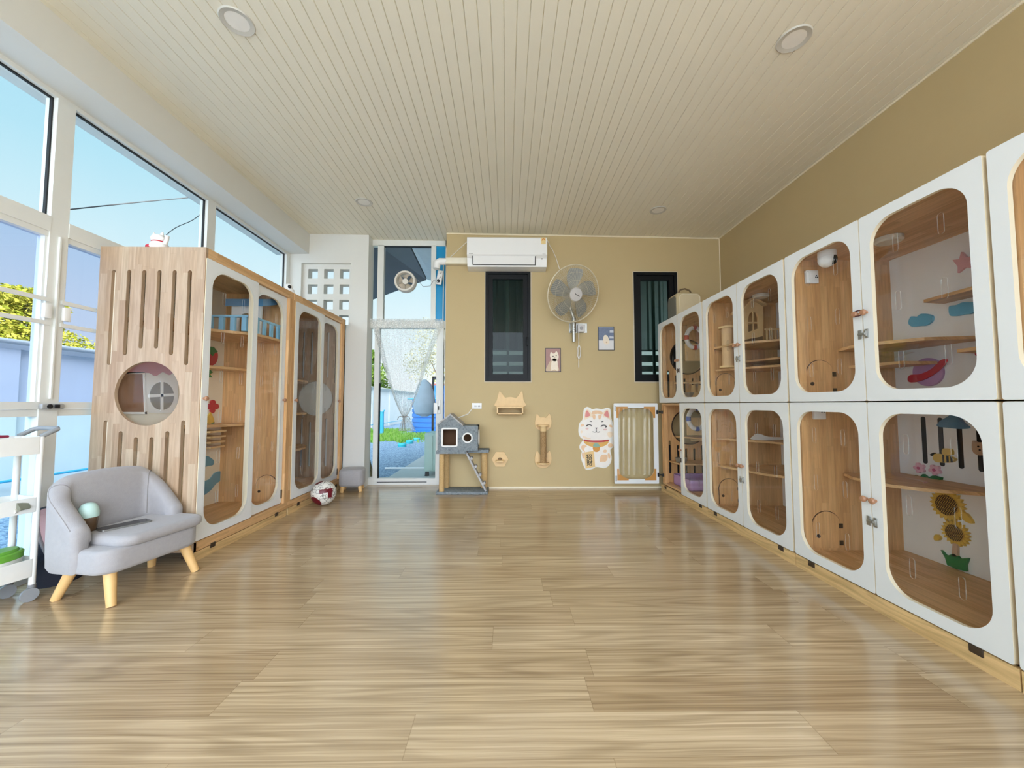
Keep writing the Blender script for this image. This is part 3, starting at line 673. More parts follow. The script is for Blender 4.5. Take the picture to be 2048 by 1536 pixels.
CA, CLb = {}, {
 (0, 1): 'white cabinet with a slotted porthole end panel, top row, farthest, under the grey pet bag',
 (1, 1): 'white cabinet holding a gabled wooden cat house with arched window, top row',
 (2, 1): 'white cabinet with pink star, blue clouds and purple planet inside, top row',
 (3, 1): 'white cabinet cut by the right picture edge, top row, nearest the viewer',
 (0, 0): 'white cabinet with its far door swung wide open, bottom row by the back wall',
 (1, 0): 'white cabinet with plain shelves and a bowl, bottom row, under the gabled cat house',
 (2, 0): 'white cabinet with yellow sunflowers, bee and pink flowers inside, bottom row',
 (3, 0): 'white cabinet cut by the right picture edge, bottom row, nearest the viewer'}
for iu in range(4):
    for top in (1, 0): CA[iu, top] = cabinet(CLb[iu, top], iu, top)
# ------------------------------------------------------------------ fittings inside the right cabinets
def shelf(parent, outl, z, th=.016, name='shelf', m=None): return MB().plate([outl], z - th, z, 'z').build(name, m or WOODH, parent)
def inner_light(parent, x, y, z): return MB().lathe((x, y, z), [(0, 0), (.05, 0), (.058, .008), (.058, .026), (0, .026)], 28).build('inner_lamp', mat('lamp_disc', (224, 218, 206), .4), parent)
c = CA[2, 1]
inner_light(c, 2.0, 1.95, ZT - .052)
PX = XB - .014
deco(c, 'star_decoration', [ox(PX, [(1905, 520), (1918, 518), (1922, 504), (1932, 514), (1946, 512), (1939, 524), (1943, 536), (1929, 535), (1915, 546), (1915, 533)])], PX, XB, 'x', mat('pink_board', (226, 168, 170), .5), 'pink wooden star')
for pts in ([(1817, 641), (1822, 633), (1832, 634), (1841, 628), (1852, 628), (1863, 632), (1862, 643), (1850, 651), (1838, 652), (1824, 653), (1817, 648)], [(1897, 620), (1899, 612), (1912, 610), (1924, 605), (1938, 604), (1952, 605), (1953, 616), (1942, 627), (1927, 629), (1912, 632), (1900, 631)]):
    deco(c, 'cloud_decoration', [smooth(ox(PX, pts))], PX, XB, 'x', mat('blue_board', (96, 178, 212), .5), 'light blue wooden cloud')
pl = deco(c, 'planet_decoration', [ox(PX, circ(1855, 744, 30, 32, 28))], PX, XB, 'x', mat('purple_board', (196, 150, 200), .5), 'purple wooden planet with red ring')
deco(pl, 'planet_ring', [smooth(ox(PX - .008, [(1815, 759), (1820, 750), (1840, 748), (1862, 738), (1880, 721), (1892, 719), (1886, 732), (1868, 748), (1845, 760), (1822, 765)]))], PX - .008, PX, 'x', mat('red_board', (196, 24, 52), .5), 'red planet ring')
deco(c, 'rocket_decoration', [smooth(ox(PX, [(1952, 712), (1952, 692), (1958, 684), (1970, 680), (1990, 690), (1990, 712)]))], PX, XB, 'x', mat('red_board', (196, 24, 52)), 'red wooden rocket')
shelf(c, [(XB, 2.27), (1.985, 2.27), (1.94, 2.14), (1.96, 2.0), (2.06, 1.86), (XB, 1.80)], 1.28)
MB().lathe((2.10, 2.06, 1.283), [(.10, 0), (.105, -.012), (.085, -.06), (.0, -.085)], 28, caps=False).build('clear_bowl', ACRY, c)
shelf(c, [(XB, 1.80), (2.10, 1.76), (2.06, 1.55), (XB, 1.5)], 1.205)
shelf(c, [(XB, 1.66), (2.12, 1.64), (2.10, 1.5), (XB, 1.45)], 1.325)
shelf(c, [(XB, 2.0), (2.2, 1.98), (2.16, 1.62), (XB, 1.55)], 1.50)
shelf(c, [(2.05, 2.28), (2.30, 2.28), (2.30, 2.02), (2.1, 2.02)], 1.18)
deco(c, 'round_decoration', [circ(2.16, 1.64, .05, 24)], 2.26, 2.275, 'y', mat('yellow_board', (232, 206, 92), .5), 'yellow round board')
sk = MB().box(1.80, 2.255, 1.675, 1.875, 2.275, 1.755, bev=.004)
t = thing('power_socket', 'white power socket high inside the pink star cabinet, beside the camera', 'socket', (1.837, 2.265, 1.675)); sk.build('plate', PAPERW, t)
MB().box(1.852, 2.252, 1.708, 1.857, 2.256, 1.714).box(1.862, 2.252, 1.708, 1.867, 2.256, 1.714).box(1.857, 2.252, 1.718, 1.862, 2.256, 1.724).build('socket_holes', RUBBER, t)
cc = P(1654, 519, Y=2.14)
t = thing('security_camera', 'white round security camera hanging under the top of the pink star cabinet', 'camera', cc)
MB().lathe(cc + Vector((0, 0, .0)), [(.03, .05), (.043, .045), (.044, .012), (.03, .012)], 28).build('mount', PAPERW, t)
MB().ball(cc + Vector((0, 0, -.002)), .044, sc=(1, 1, 1.0)).build('camera_head', PAPERW, t)
MB().ball(cc + Vector((.012, -.026, -.008)), .026, sc=(.8, .85, 1.15)).build('lens_face', mat('glossy_black', (12, 12, 14), .15), t)
c = CA[2, 0]
sk = MB().box(1.815, 2.255, .86, 1.885, 2.275, .93, bev=.004)
t = thing('power_socket', 'white power socket at the top inside the sunflower cabinet', 'socket', (1.85, 2.265, .86)); sk.build('plate', PAPERW, t)
MB().box(1.855, 2.252, .90, 1.860, 2.256, .907).box(1.868, 2.252, .90, 1.873, 2.256, .907).build('socket_holes', RUBBER, t)
for a, b, y0, y1 in ((1836, 1847, 833, 927), (1870, 1880, 835, 932), (1907, 1918, 838, 937), (1945, 1957, 826, 943)):
    q = [P(a, y0, X=PX), P(b, y0, X=PX), P((a + b) / 2 + 3, y1, X=PX)]
    yc = (q[0].y + q[1].y) / 2; w = .011
    deco(c, 'vent_slot', [rrect(yc - w, q[2].z, yc + w, min(q[0].z, ZM - .03), w, 5)], XB - .003, XB + .001, 'x', mat('slot_dark', (20, 22, 24), .8), 'black vertical vent slot')
deco(c, 'cloud_decoration', [smooth(ox(PX, [(1876, 852), (1882, 842), (1896, 834), (1908, 826), (1916, 830), (1925, 845), (1936, 855), (1925, 858), (1900, 856)]))], PX - .006, XB, 'x', mat('dusty_blue_board', (76, 130, 166), .5), 'blue wooden cloud')
G1 = mat('green_board', (22, 124, 62), .5)
deco(c, 'leaf_decoration', [ox(PX, [(1881, 1100), (1891, 1111), (1899, 1110), (1907, 1107), (1914, 1112), (1919, 1117), (1936, 1116), (1931, 1130), (1932, 1143), (1912, 1138), (1894, 1130), (1890, 1116)])], PX, XB, 'x', G1, 'green wooden leaf tuft')
deco(c, 'stem_decoration', [ox(PX, [(1905, 1086), (1914, 1088), (1914, 1114), (1903, 1112)])], PX, XB, 'x', mat('pale_stem', (206, 174, 142)), None)
YL = mat('sunflower_petals', (228, 190, 84), .5, var=.06); YK = mat('sunflower_heart', (212, 168, 76), .5)
def sunflower(px, py, rx, ry, n):
    cpt = P(px, py, X=PX); rr = abs(P(px, py - ry, X=PX).z - cpt.z)
    sf = deco(c, 'sunflower_decoration', [circ(cpt.y, cpt.z, rr * .70, 30)], PX - .002, XB, 'x', YK, 'yellow wooden sunflower')
    m = MB()
    for i in range(n):
        g = 2 * PI * i / n; u = Vector((math.cos(g), math.sin(g))); v = Vector((-u.y, u.x)); c0 = Vector((cpt.y, cpt.z))
        m.plate([[tuple(c0 + u * rr * .68 - v * rr * .09), tuple(c0 + u * rr * .86 - v * rr * .12), tuple(c0 + u * rr * 1.06), tuple(c0 + u * rr * .86 + v * rr * .12), tuple(c0 + u * rr * .68 + v * rr * .09)]], PX + .001, XB, 'x')
    m.build('petals', YL, sf)
    m = MB()
    for i in range(-5, 6):
        h = rr * .64 * i / 5.6; L = math.sqrt(max(0, (rr * .66) ** 2 - h * h)); c0 = Vector((cpt.y, cpt.z))
        for g in (R(28), R(118)):
            u = Vector((math.cos(g), math.sin(g))); v = Vector((-u.y, u.x)); p, q = c0 + v * h - u * L, c0 + v * h + u * L; w = v * rr * .018
            m.plate([[tuple(p - w), tuple(q - w), tuple(q + w), tuple(p + w)]], PX - .0035, PX - .001, 'x')
    m.build('burnt_lines', mat('burnt_brown', (70, 46, 20), .7), sf)
sunflower(1893, 1010, 29, 30, 22); sunflower(1909, 1066, 24, 24, 20)
deco(c, 'petal_decoration', [smooth(ox(PX, [(1921, 1034), (1930, 1026), (1941, 1038), (1944, 1047), (1932, 1044)]))], PX, XB, 'x', YL, 'yellow leaf')
deco(c, 'petal_decoration', [smooth(ox(PX, [(1868, 1071), (1874, 1069), (1880, 1076), (1876, 1081), (1868, 1080)]))], PX, XB, 'x', YL, 'small yellow leaf')
be = deco(c, 'bee_decoration', [smooth(ox(PX, [(1867, 917), (1870, 908), (1880, 908), (1892, 910), (1905, 915), (1910, 920), (1900, 925), (1884, 925), (1873, 924)]))], PX - .004, XB, 'x', mat('bee_yellow', (226, 192, 96), .5), 'yellow and black wooden bee')
deco(be, 'wing', [smooth(ox(PX, [(1885, 908), (1885, 898), (1895, 897), (1902, 900), (1902, 910)]))], PX, XB, 'x', mat('bee_yellow', (226, 192, 96)))
m = MB()
for a, b in ((1884, 1887), (1892, 1896), (1900, 1904)): m.plate([ox(PX - .006, [(a, 909 + (a - 1884) * .25), (b, 910 + (a - 1884) * .25), (b + 1, 925), (a + 1, 925)])], PX - .006, PX - .004, 'x')
m.plate([ox(PX, [(1859, 909), (1866, 905), (1870, 909), (1862, 912)])], PX, XB, 'x'); m.build('stripes', mat('slot_dark', (20, 22, 24)), be)
for k, (px, py) in enumerate(((1837, 936), (1868, 940))):
    cp = P(px, py, X=PX); fl = []
    for i in range(48):
        g = 2 * PI * i / 48; r = .030 * (.62 + .38 * abs(math.cos(2.5 * g + .6 * k))); fl.append((cp.y + r * math.cos(g), cp.z + r * math.sin(g)))
    f = deco(c, 'flower_decoration', [fl], PX, XB, 'x', mat('flower_pink', (236, 186, 200), .5), 'pink wooden flower')
    deco(f, 'flower_heart', [circ(cp.y, cp.z, .008, 14)], PX - .003, PX, 'x', mat('flower_rose', (206, 90, 130), .5))
deco(c, 'planter_decoration', [ox(PX, [(1830, 950), (1838, 956), (1846, 948), (1856, 956), (1866, 951), (1882, 955), (1877, 974), (1858, 974), (1838, 970)])], PX - .003, XB, 'x', G1, 'green wooden planter')
sh = shelf(c, [(XB, 2.27), (1.985, 2.27), (1.93, 2.16), (1.91, 2.05), (1.94, 1.94), (2.02, 1.84), (2.18, 1.76), (XB, 1.74)], .546)
MB().lathe((2.06, 2.05, .548), [(.12, 0), (.125, .004), (.11, .0), (.09, -.03), (.0, -.045)], 28, caps=False).build('clear_bowl', ACRY, c)
SISAL = speckle('sisal_rope', [(150, 118, 78), (186, 152, 108), (166, 132, 90)], 160, bump=.6)
MB().cyl((XB - .05, 1.72, .475), (XB - .05, 1.36, .475), .042, n=24).build('scratching_roll', SISAL, c)
MB().cyl((XB - .05, 1.36, .475), (XB - .05, 1.345, .475), .075, n=28).build('roll_end', WOODH, c)
for z in (.225, .325): MB().plate([rrect(2.20, 1.36, XB, 1.655, .03, 5)], z, z + .014, 'z').build('perch_board', LIGHTW, c)
MB().cyl((2.27, 1.58, .239), (2.27, 1.58, .325), .026, n=20).build('perch_spacer', PAPERW, c)
bf = deco(c, 'bear_decoration', [smooth(ox(PX, [(1947, 882), (1952, 884), (1962, 885), (1972, 883), (1975, 890), (1973, 905), (1962, 911), (1950, 906), (1946, 896)]))], PX - .006, XB, 'x', mat('tan_board', (192, 158, 124), .5), 'tan wooden bear face')
m = MB()
for px, py in ((1956, 893), (1967, 894), (1959, 900)): cp = P(px, py, X=PX - .008); m.plate([circ(cp.y, cp.z, .004, 10)], PX - .008, PX - .006, 'x')
m.build('face_marks', mat('slot_dark', (20, 22, 24)), bf)
MB().box(2.22, 1.36, .765, XB, 1.44, .777).box(2.22, 1.36, .70, XB, 1.46, .711).build('perch_board', LIGHTW, c)
MB().cyl((2.27, 1.40, .711), (2.27, 1.40, .765), .02, n=18).build('perch_spacer', PAPERW, c)
# mid unit: gabled house on a shelf above, plain shelves below
c = CA[1, 1]
inner_light(c, 2.02, 3.0, ZT - .052)
shelf(c, [(1.76, 3.265), (XB, 3.265), (XB, 2.75), (2.1, 2.72), (1.78, 2.95)], 1.43)
hy = 3.06
hs = oy(hy, [(1488, 680), (1488, 618), (1505, 601), (1526, 613), (1527, 672)])
wx = oy(hy, [(1497, 664), (1496, 638), (1498, 629), (1503, 624), (1508, 623), (1513, 626), (1516, 634), (1517, 657)])
h = MB().plate([hs, wx], hy, hy + .014, 'y').build('cat_house', LIGHTW, c); h['label'] = 'gabled pale wooden house front with arched window'
m = MB(); q = [P(1506.5, 623, Y=hy), P(1507.5, 662, Y=hy), P(1496, 645, Y=hy), P(1517, 641, Y=hy)]
m.box(q[0].x - .004, hy + .002, q[1].z, q[0].x + .004, hy + .012, q[0].z).box(q[2].x, hy + .002, q[2].z - .004, q[3].x, hy + .012, q[2].z + .004); m.build('window_bars', LIGHTW, h)
ap = P(1505, 599, Y=hy)
for e in (P(1484, 622, Y=hy), P(1530, 612, Y=hy)):
    MB().loft([[(ap.x, hy - .02, ap.z), (ap.x, hy + .16, ap.z), (ap.x, hy + .16, ap.z + .018), (ap.x, hy - .02, ap.z + .018)], [(e.x, hy - .02, e.z), (e.x, hy + .16, e.z), (e.x, hy + .16, e.z + .018), (e.x, hy - .02, e.z + .018)]]).build('roof_board', LIGHTW, h)
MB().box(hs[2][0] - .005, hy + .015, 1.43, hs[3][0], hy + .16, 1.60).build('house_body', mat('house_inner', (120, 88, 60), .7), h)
m = MB(); m.box(P(1529, 650, Y=hy).x, hy - .01, 1.545, 2.24, hy + .004, 1.56)
for i in range(5): x = P(1530, 660, Y=hy).x + .006 + i * .035; m.box(x, hy - .006, 1.43, x + .012, hy + .002, 1.545)
m.build('balcony_rail', LIGHTW, c)
shelf(c, [(1.78, 3.265), (XB, 3.265), (XB, 2.8), (2.05, 2.78)], 1.245); shelf(c, [(1.95, 3.265), (XB, 3.265), (XB, 2.55), (2.2, 2.5)], 1.31)
c = CA[1, 0]
shelf(c, [(1.78, 3.265), (XB, 3.265), (XB, 2.6), (2.15, 2.6), (2.0, 3.0)], .665)
shelf(c, [(1.78, 3.265), (XB, 3.265), (XB, 2.55), (2.1, 2.55), (1.9, 2.85)], .44)
MB().lathe((2.05, 3.02, .441), [(.11, .008), (.115, .006), (.10, 0), (.07, -.035), (.0, -.05)], 28, caps=False).build('clear_bowl', ACRY, c)
cl = MB().plate([smooth([(1.96, .668), (1.97, .70), (1.99, .715), (2.02, .712), (2.05, .70), (2.10, .69), (2.2, .685), (2.2, .668)])], 3.05, 3.07, 'y').build('cloud_decoration', PAPERW, c); cl['label'] = 'white cloud board on the shelf'
# far unit: life rings, scratching post, planks, litter tray
for tp, rz in ((1, 1.60), (0, .83)):
    c = CA[0, tp]; x0 = 1.955
    MB().box(x0 - .09, 3.975, rz - .20, x0 + .12, 3.99, rz - .02).build('plank', LIGHTW, c)
    ring = MB(); cx, cz = x0, rz - .03 + (.07 if tp else 0)
    n = 40; pts = [(cx + .085 * math.cos(2 * PI * i / n), 3.955, cz + .105 * math.sin(2 * PI * i / n)) for i in range(n)]
    rg = ring.tube(pts, .022, 10, close=True).build('life_ring', PAPERW, c); rg['label'] = 'white and %s ring' % ('red' if tp else 'blue')
    rm = mat('ring_red', (188, 60, 44), .5) if tp else mat('ring_blue', (90, 110, 190), .5)
    m = MB()
    for a in (0, 90, 180, 270):
        g = [R(a - 12 + 4 * j) for j in range(7)]; m.tube([(cx + .085 * math.cos(t_), 3.955, cz + .105 * math.sin(t_)) for t_ in g], .0235, 10)
    m.build('ring_bands', rm, rg)
    shelf(c, [(1.86, 4.25), (XB, 4.25), (XB, 3.9), (2.1, 3.86)], 1.19 if tp else .60)
    MB().plate([[(1.90, 3.98), (XB, 4.02), (XB, 3.94), (2.05, 3.92)]], (1.16 if tp else .575), (1.172 if tp else .587), 'z').build('shelf', LIGHTW, c)
c = CA[0, 1]
MB().box(1.90, 3.95, 1.0, 2.2, 3.965, 1.075).build('plank', LIGHTW, c)
for i in range(4): MB().box(1.92 + i * .07, 3.97, 1.075, 1.955 + i * .07, 3.985, 1.15).build('slat', LIGHTW, c)
MB().lathe((1.90, 4.0, 1.02), [(.0, 0), (.05, 0), (.06, .05), (.055, .05), (.045, .01), (0, .01)], 24).build('steel_bowl', STEEL, c)
c = CA[1, 1]
MB().cyl((1.81, 3.12, 1.262), (1.81, 3.12, 1.57), .04, n=24).build('scratching_post', mat('post_rope', (222, 186, 142), .9, bump=.5), c)
for z in (1.246, 1.57): MB().lathe((1.81, 3.12, z), [(0, 0), (.06, 0), (.06, .016), (0, .016)], 28).build('post_disc', LIGHTW, c)
c = CA[0, 0]
tr = MB()
tr.plate([rrect(1.80, 3.80, 2.22, 4.20, .03, 4), rrect(1.815, 3.815, 2.205, 4.185, .02, 4)], .10, .20, 'z').plate([rrect(1.80, 3.80, 2.22, 4.20, .03, 4)], .098, .104, 'z')
solo(tr, 'litter_tray', mat('lilac_plastic', (186, 150, 200), .45), 'lilac plastic tray on the floor of the far bottom cabinet', 'tray', loc=(2.0, 4.0, .098))
for x, y in ((1.86, 4.12), (2.14, 4.02)): MB().lathe((x, y, .335), [(0, 0), (.05, 0), (.06, .045), (.055, .045), (.045, .008), (0, .008)], 24).build('steel_bowl', STEEL, c)
shelf(c, [(1.78, 4.25), (XB, 4.25), (XB, 3.95), (1.8, 4.02)], .333)
# far mid panels: arch-topped cat flap mate for unit below the scratching post
t = solo(MB().tube([(XF - .022 + .001 * math.cos(a), 1.80 + .032 * math.cos(a) , 1.383 + .013 * math.sin(a)) for a in [2 * PI * i / 24 for i in range(24)]], .003, 6, close=True), 'hair_tie', mat('dark_red_elastic', (70, 20, 24), .6), 'dark elastic band looped over the two knobs of the pink star cabinet', 'elastic band', loc=(XF - .022, 1.80, 1.383))
# ================================================================== tall cabinets on the window side
def tall_cabinet(label, y0, y1, posts, doors, portpanel, base):
    t = thing('tall_cat_cabinet', label, 'cabinet', (-1.877, (y0 + y1) / 2, 0), group='tall cat cabinets below the windows')
    a, b = -2.525, -1.877; z0, z1 = .06, 1.93
    def port(y, cx=None):
        o = [rect(a, z0, b, z1)]
        cpt = P(294, 787, Y=2.39); r = .196; o.append(circ(cpt.x, cpt.z, r, 44))
        for i in range(6):
            x = P((153 + 97.3 * i) / 3.2 + 180, 545, Y=2.39).x
            e = (0, 1, 2, 2, 1, 0)[i]
            zt = P(250, 540, Y=2.39).z; zb = P(250, (730, 710, 697)[e], Y=2.39).z
            o.append(rrect(x - .0125, zb, x + .0125, zt, .0125, 6))
            zt2 = P(250, (841, 862.5, 874.5)[e], Y=2.39).z
            o.append(rrect(x - .0125, .24, x + .0125, zt2, .0125, 6))
        return o, cpt, r
    for y, pp in ((y0, portpanel[0]), (y1 - .02, portpanel[1])):
        if pp:
            o, cpt, r = port(y)
            MB().plate(o, y, y + .02, 'y').build('side_panel', WOODW, t)
            MB().plate([circ(cpt.x, cpt.z, r + .012, 44)], y + .02 if y == y0 else y - .004, y + .024 if y == y0 else y, 'y').build('porthole_pane', ACRY, t)
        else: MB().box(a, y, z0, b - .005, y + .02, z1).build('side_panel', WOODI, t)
    MB().box(a, y0 + .02, z1 - .02, b - .03, y1 - .02, z1).build('top_panel', WOODH, t)
    MB().box(a, y0 + .02, z0 + .04, b - .05, y1 - .02, z0 + .065).build('bottom_panel', WOODH, t)
    MB().box(a + .07, y0 + .02, z0 + .04, a + .082, y1 - .02, z1 - .02).build('back_panel', CREAMB, t)
    MB().box(b - .03, y0 + .02, z1 - .06, b, y1, z1).build('top_rail', WOODH, t)
    MB().box(b - .04, y0 + .001, z0, b, y1, z0 + .055).build('bottom_rail', WOODH, t)
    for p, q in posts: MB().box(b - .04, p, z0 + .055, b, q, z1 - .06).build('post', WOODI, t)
    rows = [.35 + k * .26 for k in range(6)]
    for k, (p, q, dx_) in enumerate(doors):
        dr = door_leaf(t, 'x', p, q, 
                       .122, 1.866, b + dx_ - .018, b + dx_, rows, mg=.055, r=.12)
        knob(b + dx_, p + .018 if k == 0 else q - .018, .985, 1, dr)
        if k: MB().box(b + dx_ - .002, q - .012, .16, b + dx_ + .004, q + .006, .23, bev=.002).build('hinge', DKSTEEL, dr)
    pl = MB().box(b - .022, base[0], 0, b - .002, base[1], z0 - .005).build('plinth', PINE, t)
    for y in (base[0] + .16, base[1] - .14): MB().box(b - .004, y - .02, z0 - .022, b + .003, y + .02, z0 + .008, bev=.002).build('hinge', DKSTEEL, pl)
    MB().box(a + .02, y0 + .05, 0, a + .06, y1 - .05, z0).box(b - .12, y0 + .06, 0, b - .06, y1 - .05, z0).build('base', mat('dark_gap', (60, 40, 26)), t)
    return t
T1 = tall_cabinet('tall wooden cabinet with round porthole and slotted side, behind the grey sofa', 2.39, 3.376, [(3.328, 3.376)], [(2.396, 2.905, 0.004), (2.862, 3.322, -.02)], (1, 0), (2.385, 3.37))
T2 = tall_cabinet('tall wooden cabinet next to the white pier, football lying at its foot', 3.38, 4.485, [(3.38, 3.42), (4.40, 4.485)], [(3.424, 3.96, .004), (3.915, 4.395, -.02)], (0, 1), (3.40, 4.47))
arch_door(T1, -2.13, -1.95, .14, .345, 3.356)
XL = -2.435
RB, GB, YB_ = mat('red_board', (196, 24, 52)), mat('green_board', (22, 124, 62)), mat('melon_yellow', (232, 196, 84), .5)
s = deco(T1, 'strawberry_decoration', [smooth(ox(XL, [(404, 712), (414, 706), (424, 708), (434, 704), (436, 714), (432, 726), (422, 732), (410, 730), (403, 722)]))], -2.443, XL, 'x', RB, 'red wooden strawberry')
deco(s, 'strawberry_leaf', [ox(XL + .006, [(404, 712), (410, 698), (418, 693), (428, 694), (436, 704), (430, 706), (426, 712), (421, 706), (414, 710)])], XL, XL + .006, 'x', GB, 'green leaf')
s = deco(T1, 'pineapple_decoration', [smooth(ox(XL, [(404, 742), (414, 741), (421, 744), (421, 752), (412, 757), (404, 754)]))], -2.443, XL, 'x', YB_, 'yellow wooden pineapple')
deco(s, 'pineapple_leaf', [ox(XL + .004, [(404, 730), (414, 728), (424, 735), (418, 737), (426, 745), (420, 748), (425, 755), (414, 754), (418, 744), (404, 742)])], XL, XL + .004, 'x', GB, 'green leaf')
cp = P(426, 813, X=XL); o = []
for i in range(48):
    g = 2 * PI * i / 48; r = .055 * (.45 + .55 * abs(math.cos(2 * g)) ** .6); o.append((cp.y + 1.25 * r * math.cos(g), cp.z + r * math.sin(g)))
deco(T1, 'candy_decoration', [o], -2.443, XL, 'x', RB, 'red wooden candy cross')
s = deco(T1, 'melon_decoration', [ox(XL, [(422, 824), (428, 838), (429, 845), (420, 849), (411, 847), (415, 834)])], -2.443, XL, 'x', YB_, 'yellow melon slice')
deco(s, 'melon_rind', [ox(XL + .004, [(429, 844), (429, 847), (420, 851), (411, 849), (411, 846), (420, 848)])], XL, XL + .004, 'x', GB, 'green rind')
BL = mat('river_blue', (104, 162, 188), .5)
deco(T1, 'cloud_decoration', [smooth(ox(XL, [(404, 916), (414, 912), (422, 916), (428, 922), (426, 930), (416, 932), (404, 935)]))], -2.443, XL, 'x', BL, 'blue wooden cloud')
deco(T1, 'river_decoration', [smooth(ox(XL, [(402, 968), (420, 958), (430, 946), (442, 943), (444, 958), (432, 968), (420, 982), (402, 992)]))], -2.443, XL, 'x', BL, 'blue wooden river band')
# house facade painted on the back panel, seen through the porthole
s = deco(T1, 'facade_decoration', [ox(XL, [(291, 746), (356, 740), (356, 826), (294, 826)])], -2.443, XL, 'x', PAPERW, 'white house front with round window')
deco(s, 'pink_roof', [smooth(ox(XL + .006, [(236, 752), (244, 722), (296, 712), (362, 716), (364, 750), (352, 742), (340, 750), (326, 744), (312, 752), (300, 746), (280, 746), (258, 747)]), 3)], XL, XL + .006, 'x', mat('scallop_pink', (206, 150, 160), .5), 'pink scalloped roof')
deco(s, 'round_window', [ox(XL + .004, circ(324, 792, 24, 32, 28))], XL, XL + .004, 'x', mat('window_grey', (150, 146, 138), .5), 'grey round window')
m = MB(); m.plate([ox(XL + .007, [(322, 763), (327, 763), (327, 821), (322, 821)])], XL, XL + .007, 'x').plate([ox(XL + .007, [(299, 789), (350, 787), (350, 792), (299, 795)])], XL, XL + .007, 'x'); m.build('window_cross', PAPERW, s)
s = deco(T1, 'wood_board', [ox(XL, [(230, 748), (286, 748), (290, 826), (236, 826)])], -2.443, XL, 'x', mat('brown_board', (150, 112, 86), .5, var=.12), 'brown board with capsule slots')
m = MB(); m.plate([ox(XL + .006, [(232, 744), (290, 744), (294, 828), (290, 828), (287, 748), (232, 748)])], XL, XL + .006, 'x').plate([ox(XL + .006, [(236, 824), (296, 824), (296, 828), (236, 828)])], XL, XL + .006, 'x'); m.build('white_border', PAPERW, s)
for z, ol in ((1.50, [(-2.44, 2.46), (-2.12, 2.46), (-2.13, 2.55), (-2.16, 2.64), (-2.17, 2.74), (-2.15, 2.82), (-2.08, 2.88), (-2.0, 2.94), (-1.95, 3.02), (-1.93, 3.12), (-1.93, 3.35), (-2.44, 3.35)]), (1.25, [(-2.44, 2.86), (-2.36, 2.9), (-2.28, 3.02), (-2.22, 3.18), (-2.21, 3.35), (-2.44, 3.35)]), (.79, [(-2.44, 2.6), (-2.36, 2.6), (-2.30, 2.95), (-2.22, 3.16), (-2.21, 3.35), (-2.44, 3.35)])):
    shelf(T1, ol, z, .02)
MB().lathe((-2.32, 3.18, 1.252), [(.08, .004), (.075, 0), (.05, -.035), (0, -.045)], 28, caps=False).build('clear_bowl', ACRY, T1)
for i in range(4): MB().box(-2.442, 2.98 + i * .05, .73 - i * .045, -2.25 - .035 * i, 3.15 + i * .045, .744 - i * .045).build('stair_tread', LIGHTW, T1)
inner_light(T1, -2.15, 2.75, 1.862)
hy = 3.14; h = MB().plate([[(-2.24, 1.50), (-2.0, 1.50), (-2.0, 1.78), (-2.24, 1.78)], [(-2.18, 1.501), (-2.06, 1.501), (-2.06, 1.63)] + [(-2.12 + .06 * math.cos(R(g)), 1.63 + .06 * math.sin(R(g))) for g in range(15, 180, 15)] + [(-2.18, 1.63)]], hy, hy + .014, 'y').build('cat_house', PANEW, T1); h['label'] = 'small white house front with arched door and blue roof'
MB().loft([[(-2.27, hy - .03, 1.74), (-1.97, hy - .03, 1.74), (-1.97, hy - .03, 1.80), (-2.27, hy - .03, 1.80)], [(-2.27, hy + .16, 1.80), (-1.97, hy + .16, 1.80), (-1.97, hy + .16, 1.85), (-2.27, hy + .16, 1.85)]]).build('roof', mat('house_blue', (96, 150, 196), .5), h)
m = MB().box(-2.26, 2.90, 1.605, -1.93, 2.93, 1.62).box(-1.945, 2.90, 1.605, -1.925, 3.3, 1.62)
for i in range(4): m.box(-2.25 + i * .085, 2.905, 1.50, -2.215 + i * .085, 2.925, 1.605)
for i in range(4): m.box(-1.943, 2.98 + i * .09, 1.50, -1.927, 3.01 + i * .09, 1.605)
m.build('balcony_rail', mat('rail_blue', (140, 196, 226), .5), T1)
for z in (1.2, .86, .5): shelf(T2, [(-2.44, 3.41), (-2.24, 3.41), (-2.15, 3.55), (-2.1, 3.75), (-2.1, 3.95), (-2.13, 4.15), (-2.2, 4.3), (-2.3, 4.42), (-2.44, 4.42)], z, .02)
# ================================================================== small sofa
def fabric_seam(m, pts, r=.0025): m.tube(pts, r, 6)
SO = (-1.985, 2.105, 0)
t = thing('kids_sofa', 'small grey fabric tub sofa on four splayed wooden legs', 'sofa', SO, R(-11))
def superbox(x0, x1, y0, y1, z0, z1, rp, rv, n=8):
    """rounded slab: plan corner radius rp, edge rounding rv, as stacked plan outlines"""
    rings = [(z0 + rv * (1 - math.cos(R(90 * i / 4))), rv * (1 - math.sin(R(90 * i / 4)))) for i in range(5)]
    rings += [(z1 - rv * (1 - math.sin(R(90 * i / 4))), rv * (1 - math.cos(R(90 * i / 4)))) for i in range(5)]
    return [[(x, y, z) for x, y in rrect(x0 + d, y0 + d, x1 - d, y1 - d, max(.01, rp - d * .6), n)] for z, d in rings]
MB().loft(superbox(-.20, .182, -.236, .245, .15, .265, .085, .022)).build('base', GREYF, t, local=True)
MB().loft(superbox(-.14, .205, -.168, .252, .258, .314, .07, .026)).build('seat_cushion', GREYF, t, local=True)
